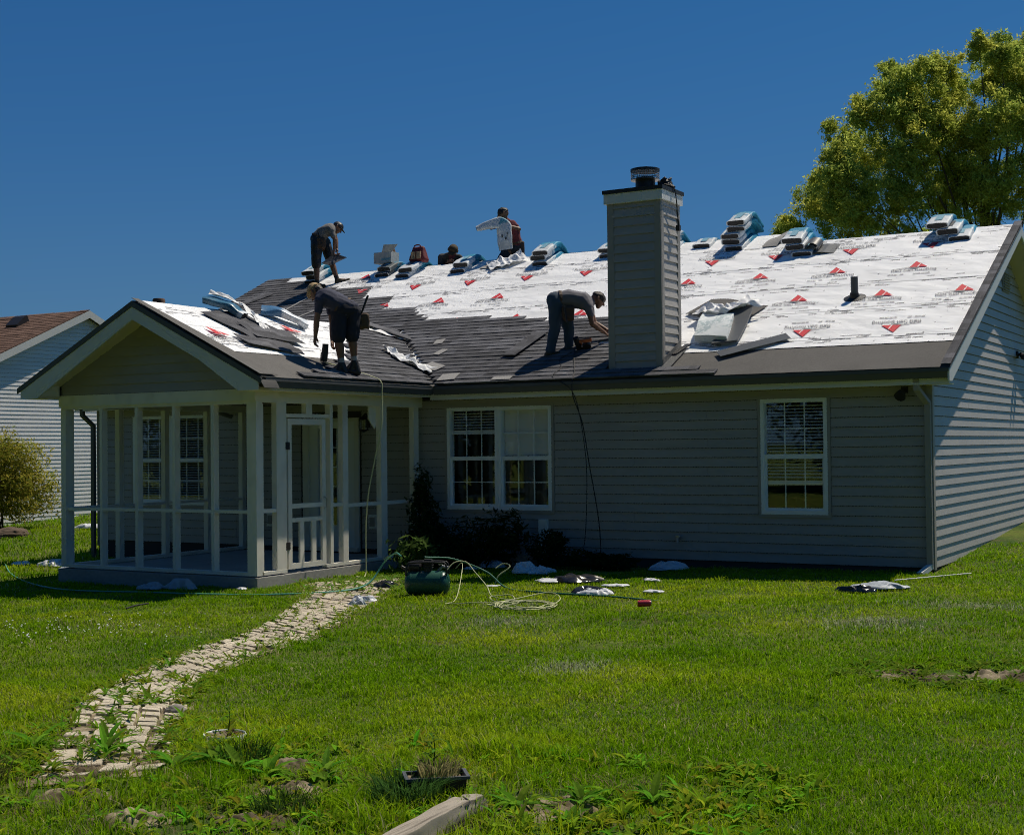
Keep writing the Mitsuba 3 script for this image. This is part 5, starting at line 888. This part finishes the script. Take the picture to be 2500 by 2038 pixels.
# foreground timber, trough, ring, stone
tbm = thing('landscape_timber', 'weathered grey landscape timber lying across the foreground', 'timber')
ta, tb_ = A([.97, -12.40, .045]), A([1.17, -14.6, .03]); dd, ss_, uu = frame(tb_ - ta)
m = m3.Manifold.batch_hull([m3.Manifold.sphere(.005, 8).translate([float(x) for x in (p + ss_ * a * .040 + uu * b * .042)]) for p in (ta, tb_) for a in (-1, 1) for b in (-1, 1)]).refine_to_length(.014)
v, f = man(m); v = v + np.stack([noi(v * [1, .25, 1], 26, 1), 0 * v[:, 0], noi(v * [1, .25, 1], 26, 2)], -1) * .010 + np.stack([noi(v, 5, 3), noi(v, 5, 4), noi(v, 5, 5)], -1) * .003
end = np.clip((v[:, 1] + 12.62) / .2, 0, 1); v[:, 2] -= end * .03 * meshkit.noise(v * 20, 3); v[:, 1] -= end * .09 * meshkit.noise(v * [25, 0, 25], 6)
part(tbm, 'beam', (v, f), 'm_timber', smooth=40); part(tbm, 'rope_loop', tube(spline([(.93, -12.6, .09), (.95, -12.66, .075), (1.02, -12.68, .07), (1.04, -12.62, .08), (.98, -12.58, .09)], 5), .004, 5), 'm_rubber')
tr = thing('planter_trough', 'half sunk black plastic planter trough with soil and grass in it', 'planter')
pc, pdir = A([.67, -12.32, -.055]), unit(A([.19, .16, 0])); ps = A([-pdir[1], pdir[0], 0])
def trough(u, w0, w1, z0, z1): return
def pq(a, b, z): return pc + pdir * a + ps * b + [0, 0, z]
L0, L1, W0, W1 = .115, .135, .05, .07
for sgn in (-1, 1):
    part(tr, 'side', box8([pq(-L0, sgn * W0, 0), pq(L0, sgn * W0, 0), pq(L0, sgn * (W0 - .006), 0), pq(-L0, sgn * (W0 - .006), 0)], [pq(-L1, sgn * W1, .15), pq(L1, sgn * W1, .15), pq(L1, sgn * (W1 - .006), .15), pq(-L1, sgn * (W1 - .006), .15)]), 'm_black')
    part(tr, 'end', box8([pq(sgn * L0, -W0, 0), pq(sgn * L0, W0, 0), pq(sgn * (L0 - .006), W0, 0), pq(sgn * (L0 - .006), -W0, 0)], [pq(sgn * L1, -W1, .15), pq(sgn * L1, W1, .15), pq(sgn * (L1 - .006), W1, .15), pq(sgn * (L1 - .006), -W1, .15)]), 'm_black')
for a0, a1, b0, b1 in ((-L1 - .012, L1 + .012, W1 - .004, W1 + .012), (-L1 - .012, L1 + .012, -W1 - .012, -W1 + .004), (-L1 - .012, -L1 + .004, -W1, W1), (L1 - .004, L1 + .012, -W1, W1)): part(tr, 'rim', box8([pq(a, b, .140) for a, b in ((a0, b0), (a1, b0), (a1, b1), (a0, b1))], [pq(a, b, .154) for a, b in ((a0, b0), (a1, b0), (a1, b1), (a0, b1))]), 'm_gutter')
part(tr, 'soil', grid(lambda u, v: pc + np.outer((u - .5) * 2 * (L1 - .01), pdir) + np.outer((v - .5) * 2 * (W1 - .01), ps) + np.stack([0 * u, 0 * u, .135 + .02 * noi(np.stack([u * 6, v * 4, 0 * u], -1), 2)], -1), 20, 10), 'm_dirt', smooth=True)
rg_ = thing('buried_bucket', 'white rim of a buried bucket with soil in the near lawn', 'bucket'); rx, ry = -1.315, -11.52; rz_ = float(ground_z(rx, ry)) + .035
part(rg_, 'rim', lathe([(.112, -.08), (.112, .0), (.121, .008), (.124, .0), (.118, -.08)], 40, (rx, ry, rz_)), 'm_white', smooth=50)
part(rg_, 'soil', grid(lambda u, v: np.stack([rx + .11 * v * np.cos(u * 6.2832), ry + .11 * v * np.sin(u * 6.2832), rz_ - .004 + .03 * noi(np.stack([v * np.cos(u * 6.2832) * 3, v * np.sin(u * 6.2832) * 3, 0 * u], -1), 2)], -1), 30, 8), 'm_dirt', smooth=True)
pr('m_stone', (.2, .185, .165), .9)
for x, y, r, lab in ((-2.1, -11.1, .085, 'rounded grey stone at the right edge of the brick path'), (-5.75, -.2, .3, 'pale boulder in the dark bed below the conduit'), (-20.9, 3.3, .5, 'dark mound of mulch at the far left edge of the lawn')):
    solo('stone' if r < .5 else 'mulch_mound', crumple(GP(x, y, .0), r, r * .8, r * (.75 if r < .5 else .45), int(r * 100), amp=.12), 'm_stone' if r < .5 else 'm_soil', lab, 'stone' if r < .5 else 'mulch', smooth=60)

# ------------------------------------------------------------------ vegetation
def blades(x, y, z, h, w, lean, az, col, rng):
    n = len(x); d = np.stack([np.cos(az), np.sin(az), 0 * az], -1); s = np.stack([-np.sin(az), np.cos(az), 0 * az], -1) * (w / 2)[:, None]
    th = rng.uniform(0, 2 * np.pi, n); s = np.stack([np.cos(th), np.sin(th), 0 * th], -1) * (w / 2)[:, None]
    b = np.stack([x, y, z - .01], -1); up = A([0, 0, 1.])
    m = b + d * (lean * .35 * h)[:, None] + up * (h * .58)[:, None]; t = b + d * (lean * h)[:, None] + up * (h * (1 - .25 * lean))[:, None]
    v = np.stack([b - s, b + s, m - s * .75, m + s * .75, t], 1).reshape(-1, 3); k = np.arange(n)[:, None] * 5
    f = np.concatenate([k + [[0, 1, 3]], k + [[0, 3, 2]], k + [[2, 3, 4]]], 1).reshape(-1, 3)
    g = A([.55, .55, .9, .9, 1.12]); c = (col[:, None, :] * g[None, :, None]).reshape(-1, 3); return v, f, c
rv = np.random.default_rng(77)
def lawn(n, r0, r1, a0, a1, hs, ws, tall=0.0):
    r = r0 + (r1 - r0) * rv.random(n); a = YAW + a0 + (a1 - a0) * rv.random(n)
    x, y = CAM[0] - np.sin(a) * r, CAM[1] + np.cos(a) * r
    ok = ~((x > -14.7) & (x < .03) & (y > -.02) & (y < 9.5)) & ~((x > X0 - .04) & (x < X1 + .04) & (y > DY - .04) & (y < 0.1)) & ~((x < NX + .02) & (y > ny0) & (y < 15))
    inp = in_poly(x, y, path_poly); ok &= ~inp | (rv.random(n) < .035)
    for cx_, cy_, rx_, ry_ in soils:
        q = ((x - cx_) / rx_) ** 2 + ((y - cy_) / ry_) ** 2; ok &= (q > 1) | (rv.random(n) < .10 + .5 * np.clip(q - .4, 0, 1))
    fgd = np.clip((-11.6 - y + .4 * np.sin(x * 2.3)) / .7, 0, 1) * (x < 1.9); ok &= rv.random(n) > fgd * (.35 + .6 * meshkit.noise(np.stack([x * 3.1, y * 3.1, 0 * x], -1), 21))
    ok &= ((x - rx) ** 2 + (y - ry) ** 2 > .128 ** 2)
    bed = (y > -1.0 + .25 * np.sin(x * 2)) & (x > -7.6) & (x < -3.9); ok &= ~bed | (rv.random(n) < .15)
    x, y, r = x[ok], y[ok], r[ok]; n = len(x); p = np.stack([x, y, 0 * x], -1)
    big = meshkit.noise(p * .55, 1) * .6 + meshkit.noise(p * 1.6, 2) * .4; fine = meshkit.noise(p * 6, 3)
    k = rv.random(n)
    G1, G2, G3, DRY = A([.17, .35, .006]), A([.34, .50, .012]), A([.48, .56, .025]), A([.6, .55, .3])
    yel = np.clip((big - .30) * 1.9 + .4 * (fine - .5) + .35 * (k - .5), 0, 1)[:, None]
    c = G1 * (1 - yel) + G2 * yel; c = c + (G3 - c) * (np.clip(yel - .55, 0, 1) * 1.1 + (k > .93)[:, None] * .4)
    patch = meshkit.noise(p * .9, 12); dry = (rv.random(n) < .04 + .5 * np.clip(patch - .66, 0, 1) + .10 * np.clip(big - .55, 0, 1)); c[dry] = DRY * rv.uniform(.5, 1.0, (dry.sum(), 1))
    c *= rv.uniform(.75, 1.25, (n, 1))
    for px_, py_, rx_, ry_ in ((.7, -5.35, .55, .40), (1.25, -3.6, .6, .3), (-2.6, -6.2, .35, .35), (-3.2, -4.9, .3, .2), (-.6, -8.6, .3, .3)):     # bleached patches
        g_ = (rv.random(n) < .75 * np.exp(-((x - px_) / rx_) ** 2 - ((y - py_) / ry_) ** 2)); c[g_] = A([.5, .54, .34]) * rv.uniform(.6, 1.1, (g_.sum(), 1))
    rough = np.clip((-11.2 - y + .5 * np.sin(x * 3)) / .8, 0, 1) * (x < 1.6)
    h = rv.uniform(*hs, n) * (.65 + .6 * meshkit.noise(p * 2.3, 6) + .9 * np.clip(meshkit.noise(p * 5, 16) - .68, 0, 1) * 3) * (1 + .8 * rough)
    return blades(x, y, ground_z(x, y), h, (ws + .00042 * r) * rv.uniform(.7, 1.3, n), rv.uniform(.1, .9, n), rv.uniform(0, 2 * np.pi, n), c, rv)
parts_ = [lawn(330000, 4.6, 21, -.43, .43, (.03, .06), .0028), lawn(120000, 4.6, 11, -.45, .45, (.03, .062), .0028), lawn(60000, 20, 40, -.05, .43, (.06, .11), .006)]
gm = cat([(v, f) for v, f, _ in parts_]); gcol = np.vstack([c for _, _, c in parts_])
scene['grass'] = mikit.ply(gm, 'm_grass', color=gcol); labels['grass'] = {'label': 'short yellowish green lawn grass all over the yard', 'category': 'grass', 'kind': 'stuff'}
print('grass tris', len(gm[1]))
def leaf_strip(base, az, L, W, lift, droop, col, rng, segs=4, fold=.25):
    t = np.linspace(0, 1, segs + 1); wv_ = W * np.sin(np.pi * np.clip(t * .9 + .1, 0, 1)) ** .8 * (1 - .15 * t); wv_[-1] = W * .03; wv_[0] = W * .18
    r = L * t * np.cos(lift * (1 - .5 * t)); z = L * t * np.sin(lift) - droop * L * t * t
    d = A([math.cos(az), math.sin(az), 0]); s = A([-math.sin(az), math.cos(az), 0])
    c = base + np.outer(r, d) + np.outer(z, [0, 0, 1]); up = A([0, 0, fold])
    v = np.concatenate([c - np.outer(wv_ / 2, s) + np.outer(wv_, up), c, c + np.outer(wv_ / 2, s) + np.outer(wv_, up)]); n = segs + 1; f = []
    for q in range(segs):
        for o in (0, n): f += [(o + q, o + q + n, o + q + 1 + n), (o + q, o + q + 1 + n, o + q + 1)]
    return v, A(f), np.tile(col, (3 * n, 1)) * rng.uniform(.8, 1.2)
def rosette(x, y, n, L, W, rng, lift=(.3, 1.1), col=(.07, .13, .02), stem=0., z=None):
    ms, cs = [], []; b = A([x, y, float(ground_z(x, y)) + .01 if z is None else z])
    if stem:
        v, f = tube([b, b + [.01, .005, stem * .6], b + [.0, .01, stem]], [.004, .003, .002], 5); ms.append((v, f)); cs.append(np.tile(A(col) * .8, (len(v), 1)))
    for q in range(n):
        hh = stem * (.15 + .85 * q / max(1, n - 1)) if stem else 0
        v, f, c = leaf_strip(b + [0, 0, hh], rng.uniform(0, 6.283), L * rng.uniform(.6, 1.15), W * rng.uniform(.7, 1.2), rng.uniform(*lift), rng.uniform(.1, .7), A(col) * [rng.uniform(.7, 1.2), rng.uniform(.8, 1.2), 1], rng); ms.append((v, f)); cs.append(c)
    return cat(ms), np.vstack(cs)
rw = np.random.default_rng(5); cnt = 0
def weed(name, lab, group, x, y, n, L, W, **k):
    (m, c) = rosette(x, y, n, L, W, rw, **k); return solo(name, m, 'm_leaf', lab, name.replace('_', ' ') if name != 'path_weed' else 'weed', group, color=c)
small = []
for s in np.arange(.3, arc[-1], .09):                             # weeds in the joints of the path
    for _ in range(7):
        t = rw.choice([rw.random(), rw.random(), rw.uniform(-.06, .12), rw.uniform(.88, 1.06)]); p = path_at(s + rw.uniform(-.04, .04), t)
        yel = rw.random(); col = (.12 + .10 * yel, .23 + .05 * yel, .02); near = p[1] < -6.5
        if rw.random() < (.30 if near else .2) and cnt < 90:
            weed('path_weed', 'leafy weed growing between the bricks of the path', 'weeds in the joints of the brick path', p[0], p[1], rw.integers(7, 13), rw.uniform(.08, .15) if near else rw.uniform(.08, .13), .022, col=col, lift=(.3, 1.2)); cnt += 1
        elif rw.random() < .95: small.append(rosette(p[0], p[1], rw.integers(4, 8), rw.uniform(.05, .10), .014, rw, col=col, lift=(.4, 1.3)))
for s in np.linspace(arc[-1] - 1.6, arc[-1] + .2, 60): 
    p = path_at(min(s, arc[-1]), rw.uniform(.0, 1.1)); small.append(rosette(p[0] + rw.normal(0, .08), p[1] + rw.normal(0, .08), 7, rw.uniform(.07, .16), .03, rw, col=(.16, .25, .04), lift=(.3, 1.2)))
fg = [(x, y) for x, y in zip(rw.uniform(-2.6, 2.2, 1500), rw.uniform(-13.7, -11.2, 1500)) if not in_poly(A([x]), A([y]), path_poly)[0]]
for x, y in fg[:1450]:
    if rw.random() < meshkit.noise(A([x * 1.7, y * 1.7, 0]), 4) * 1.5 - .1: small.append(rosette(x, y, rw.integers(5, 10), rw.uniform(.05, .12), rw.uniform(.012, .03), rw, col=(.14 + .14 * rw.random(), .27 + .12 * rw.random(), .022), lift=(.3, 1.3)))
for x, y in zip(rw.uniform(1.2, 2.9, 160), rw.uniform(-8.5, -7.3, 160)): small.append(rosette(x, y, rw.integers(5, 9), rw.uniform(.06, .12), .02, rw, col=(.13, .21, .02)))
m = cat([a for a, _ in small]); scene['ground_cover'] = mikit.ply(m, 'm_leaf', color=np.vstack([c for _, c in small])); labels['ground_cover'] = {'label': 'small leafy weeds covering the path joints and the rough foreground', 'category': 'ground cover', 'kind': 'stuff'}
BL = [(-.83, -12.12, 16, .20, .05), (-.62, -12.18, 14, .17, .045), (-.98, -12.28, 12, .16, .04), (-.40, -12.22, 12, .18, .05), (-.2, -12.02, 10, .15, .04), (-1.55, -12.2, 14, .2, .04), (-1.75, -12.0, 12, .18, .035), (-2.05, -12.25, 14, .2, .04), (-.05, -12.2, 12, .15, .04), (1.12, -12.35, 14, .16, .035), (1.35, -12.2, 14, .17, .035), (1.45, -12.5, 12, .16, .035), (1.6, -12.0, 12, .15, .035), (.35, -12.0, 10, .14, .03)]
for q, (x, y, n, L, W) in enumerate(BL): weed('broadleaf_weed', 'tall broad leaved weed clump in the rough foreground', 'broad leaved weeds in the foreground', x, y, n, L, W, col=(.13, .29, .025), lift=(.5, 1.35))
weed('seedling', 'upright bright green seedling behind the buried bucket rim', None, -1.36, -11.44, 14, .07, .013, stem=.17, col=(.09, .19, .03), lift=(.2, 1.0)); weed('seedling', 'upright light green plant rising from the black planter trough', None, .62, -12.27, 14, .085, .016, stem=.17, z=.09, col=(.10, .19, .03), lift=(.3, 1.1))
weed('wilted_plant', 'small brownish plant inside the buried bucket rim', None, -1.27, -11.5, 9, .05, .015, stem=.05, col=(.12, .09, .05))
def tuft(x, y, n, h, spread, col, lab, name='grass_tuft', z=None):
    a = rw.uniform(0, 6.283, n); r = np.sqrt(rw.random(n)) * spread; xx, yy = x + r * np.cos(a), y + r * np.sin(a); zz = ground_z(xx, yy) if z is None else np.full(n, z)
    v, f, c = blades(xx, yy, zz, rw.uniform(.6, 1.1, n) * h, rw.uniform(.004, .008, n), rw.uniform(.2, .9, n), a + rw.normal(0, .5, n), A(col) * rw.uniform(.7, 1.3, (n, 1)), rw); solo(name, (v, f), 'm_grass', lab, 'grass tuft', color=c)
tuft(.60, -12.45, 600, .20, .14, (.06, .14, .03), 'dark spiky grass tuft hanging before the black planter trough'); tuft(.68, -12.31, 170, .10, .09, (.30, .27, .12), 'thin dry grass growing inside the black planter trough', z=.10)
tuft(-1.7, -12.95, 220, .24, .16, (.15, .17, .04), 'pale yellow grass tuft in the lower left corner'); tuft(.15, -12.75, 200, .15, .13, (.05, .10, .02), 'green grass tuft beside the end of the timber'); tuft(-.75, -12.02, 220, .18, .14, (.03, .075, .012), 'dense dark grass tuft behind the broad leaved clump')
dm, dc = [], []
for x, y in zip(rw.uniform(-2.6, 1.6, 420), rw.uniform(-13.7, -11.7, 420)):                     # dead brown stalks among the weeds
    n = 9; a = rw.uniform(0, 6.283, n); xx, yy = x + .03 * np.cos(a), y + .03 * np.sin(a)
    v, f, c = blades(xx, yy, ground_z(xx, yy), rw.uniform(.03, .10, n), rw.uniform(.003, .006, n), rw.uniform(.6, 1.6, n), a, A([.34, .27, .15]) * rw.uniform(.5, 1.1, (n, 1)), rw); dm.append((v, f)); dc.append(c)
scene['dead_grass'] = mikit.ply(cat(dm), 'm_grass', color=np.vstack(dc)); labels['dead_grass'] = {'label': 'dry brown dead grass stalks scattered over the rough foreground', 'category': 'dead grass', 'kind': 'stuff'}
cf = []
for x, y in zip(rw.normal(-6.2, 1.0, 130), rw.normal(-8.3, .5, 130)):                       # clover heads in the left lawn
    if in_poly(A([x]), A([y]), path_poly)[0]: continue
    z = float(ground_z(x, y)) + rw.uniform(.05, .075); r = rw.uniform(.006, .011); cf.append((A([(x + r, y, z), (x - r, y, z), (x, y + r, z), (x, y - r, z), (x, y, z + r), (x, y, z - r)]), A([[0, 2, 4], [2, 1, 4], [1, 3, 4], [3, 0, 4], [2, 0, 5], [1, 2, 5], [3, 1, 5], [0, 3, 5]])))
scene['clover_flowers'] = mikit.ply(cat(cf), 'm_white'); labels['clover_flowers'] = {'label': 'tiny white clover heads dotted over the left lawn', 'category': 'flowers', 'kind': 'stuff'}
# bushes
def leafball(c, rad, n, size, cols, rng, shell=.55, aspect=.6, lump=0.35, up=.3):
    u = rng.normal(size=(n, 3)); u /= np.linalg.norm(u, axis=1, keepdims=True); r = (shell + (1 - shell) * rng.random(n)) * (1 + lump * 2 * noi(u * 2.1 + np.sum(c), 1, 5))
    p = A(c) + u * r[:, None] * A(rad); nrm = u + rng.normal(0, .7, (n, 3)) + [0, 0, up]; nrm /= np.linalg.norm(nrm, axis=1, keepdims=True)
    a = np.cross(nrm, rng.normal(size=(n, 3))); a /= np.linalg.norm(a, axis=1, keepdims=True); b = np.cross(nrm, a); s = size * rng.uniform(.6, 1.3, n)
    a *= s[:, None]; b *= (s * aspect)[:, None]
    v = np.stack([p - a, p - a * .1 + b * .5, p + a, p - a * .1 - b * .5], 1).reshape(-1, 3); k = np.arange(n)[:, None] * 4
    f = np.concatenate([k + [[0, 1, 2]], k + [[0, 2, 3]]], 1).reshape(-1, 3); w = rng.random((n, 1)); col = A(cols[0]) * (1 - w) + A(cols[1]) * w
    return v, f, np.repeat(col * rng.uniform(.7, 1.25, (n, 1)), 4, 0)
def multi(bl): return cat([(v, f) for v, f, _ in bl]), np.vstack([c for _, _, c in bl])
def bush(name, lab, blobs, n, size, cols, seed, stems=True, grp=None, m_='m_leaf'):
    r = np.random.default_rng(seed); k = thing(name, lab, name.replace('_', ' '), grp); m, c = multi([leafball(b[:3], b[3:6], int(n * (b[3] * b[4] + .02) / sum(q[3] * q[4] + .02 for q in blobs)), size, cols, r, lump=.6) for b in blobs])
    part(k, 'leaves', m, m_, color=c); b0 = A(blobs[0][:3])
    part(k, 'stems', cat([tube(spline([(b0[0] + .06 * r.normal(), b0[1] + .05 * r.normal(), float(gz(b0[0], b0[1])) - .03), (A(b[:3]) + b0) / 2 * [1, 1, .9], A(b[:3])], 4), [.018] * 4 + [.012] * 4 + [.006], 5) for b in blobs]), 'm_bark'); return k
pr('m_bark', (.09, .07, .05), .9)
bush('hydrangea', 'sunlit leafy hydrangea at the corner of the porch and back wall', [(-6.95, -1.5, .10, .28, .28, .22), (-6.75, -1.42, .16, .22, .22, .18)], 330, .075, [(.07, .13, .03), (.12, .19, .05)], 1)
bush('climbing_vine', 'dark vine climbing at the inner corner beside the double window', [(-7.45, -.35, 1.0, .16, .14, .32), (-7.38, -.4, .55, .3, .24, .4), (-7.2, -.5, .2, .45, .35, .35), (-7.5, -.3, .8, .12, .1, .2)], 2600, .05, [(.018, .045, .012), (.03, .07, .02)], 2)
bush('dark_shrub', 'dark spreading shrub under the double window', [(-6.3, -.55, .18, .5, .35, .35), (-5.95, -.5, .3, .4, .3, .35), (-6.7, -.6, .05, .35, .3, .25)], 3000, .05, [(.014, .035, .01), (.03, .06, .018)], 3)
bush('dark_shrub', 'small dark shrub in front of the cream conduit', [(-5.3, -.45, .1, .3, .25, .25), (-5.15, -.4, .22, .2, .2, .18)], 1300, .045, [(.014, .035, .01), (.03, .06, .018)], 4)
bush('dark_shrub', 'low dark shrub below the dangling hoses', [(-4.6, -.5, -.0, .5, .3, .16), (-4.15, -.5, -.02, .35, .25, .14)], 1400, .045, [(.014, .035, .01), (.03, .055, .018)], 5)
bush('round_shrub', 'round yellow green shrub in front of the neighbouring house', [(-22.9, 4.7, .95, 1.15, 1.1, .95), (-22.6, 4.5, 1.35, .85, .8, .75), (-22.5, 4.9, .6, .95, .9, .7), (-23.3, 4.4, 1.5, .7, .7, .6)], 16000, .055, [(.20, .25, .03), (.40, .33, .06)], 6)
# the tree behind the house
tk = thing('tree', 'tall leafy yellow green tree behind the right end of the house', 'tree')
BLOBS = [(-8.27,19.06,7.59,.46),(-8.23,21.09,8.55,.53),(-6.67,18.27,8.49,.66),(-7.36,21.55,10.2,.6),(-6.16,19.29,10.42,.6),(-5.7,20.06,11.17,.73),(-6.11,21.66,12.17,.26),(-5.12,20.33,11.28,.73),(-4.56,21.29,11.82,.6),(-3.25,19.63,11.88,.34),(-3.33,22.94,12.29,.6),(-2.64,22.34,12.31,.53),(-2.05,21.74,11.55,.79),(-6.71,21.2,9.51,.93),(-5.27,19.79,9.75,1.06),(-4.5,20.92,10.14,.99),(-3.11,20.26,9.83,1.06),(-2.53,21.83,10.33,.93),(-6.31,18.77,7.76,.93),(-5.37,19.58,8.17,1.06),(-4.81,22.15,8.64,1.19),(-3.26,20.89,8.28,1.19),(-2.39,22.33,8.55,1.19),(-4.66,23.23,11.58,.6),(-7.82,21.33,10.7,.21),(-8.68,19.81,7.45,.33),(-1.37,23.15,9.77,1.59),(-1.25,22.04,8.0,1.46),(-6.73,18.29,9.14,.4),(-5.36,22.75,12.4,.24),(-7.57,19.46,8.84,.33),(-5.5,21.5,6.6,1.5),(-3.4,22.5,6.4,1.5),(-7.2,20.6,6.7,.9),(-.6,24.0,8.9,1.5),(-.2,23,10.6,1.3),(-2.95,20.9,12.0,.5),(-3.4,21.6,11.4,.55),(-2.6,21.4,11.0,.7),(-5.0,20.6,10.7,.8),(-7.4,20.2,8.0,.7),(-4.0,21.8,9.2,1.2)]
rt = np.random.default_rng(9); lv = []
for (x, y, z, r) in BLOBS:
    for _ in range(max(4, int(58 * r))):
        u = rt.normal(size=3); u /= np.linalg.norm(u); c = A([x, y, z]) + u * r * rt.uniform(.2, 1.08); s = rt.uniform(.18, .40) * min(1, .55 + r * .5)
        yel = rt.random(); cols = [(.26 + .18 * yel, .38 + .09 * yel, .07), (.52 + .18 * yel, .63 + .05 * yel, .14)]
        lv.append(leafball(c, (s, s, s * .9), int(90 + 330 * s), .052, cols, rt, shell=.05, aspect=.7, lump=.6))
m, c = multi(lv); part(tk, 'crown', m, 'm_leaf', color=c); print('tree leaves', len(m[1]) // 2)
base = A([-3.6, 21.6, float(gz(-3.6, 21.6)) - .2]); fork = base + [.1, 0, 3.6]
part(tk, 'trunk', tube(spline([base, base + [.03, .05, 1.5], fork, fork + [-.1, .1, 3.0], fork + [0, .2, 6.2]], 6), np.linspace(.34, .08, 25), 12), 'm_bark', smooth=True)
for (x, y, z, r) in BLOBS:
    t0 = fork + A([0, .05, 1]) * rt.uniform(-.4, max(.2, min(5, z - 7.2))); tip = A([x, y, z + r * .5]); mid = (t0 + tip) / 2 + rt.normal(0, .25, 3) + [0, 0, -.2]
    part(tk, 'branch', tube(spline([t0, mid, tip], 5), np.linspace(.025 + .03 * r, .008, 11), 6), 'm_bark', smooth=True)

# unseen trees behind the photographer, placed to darken the shaded walls and window panes
rq = np.random.default_rng(31); cr = []
for _ in range(70):
    u = rq.normal(size=3); u /= np.linalg.norm(u); c = A([0, 0, 6.9]) + u * A([4.2, 3.6, 6.6]) * rq.uniform(.3, .95); cr.append(leafball(c, (1.6, 1.6, 1.5), 420, .19, [(.04, .075, .012), (.09, .12, .02)], rq, shell=.2, lump=.5))
m, c = multi(cr); crown = mikit.ply(m, 'm_leaf', color=c); trunk = mikit.ply(tube([(0, 0, -.4), (.05, 0, 3), (0, .1, 7), (0, 0, 12)], [.34, .28, .2, .06], 10), 'm_bark', smooth=True)
for q, (x, y, s, lab) in enumerate(((-52, -30, 1.2, 'leftmost'), (-43.5, -33, 1.1, 'second from the left'), (-35.5, -31, 1.25, 'third from the left'), (-27.5, -34, 1.1, 'fourth from the left'), (-19.5, -32, 1.25, 'fifth from the left'), (-11.5, -35, 1.15, 'fourth from the right'), (-4, -34, 1.2, 'third from the right'), (4.5, -36, 1.25, 'second from the right'), (14, -34, 1.2, 'rightmost'))):
    k = thing('unseen_tree', f'unseen broad green tree behind the photographer, {lab} of the row', 'tree', 'unseen trees behind the photographer')
    tw = T().translate([x, y, float(gz(x, y))]).rotate([0, 0, 1], 53 * q).scale([s * 1.15, s * 1.15, s * 1.2])
    part(k, 'crown', crown, None, tw=tw); part(k, 'trunk', trunk, None, tw=tw)
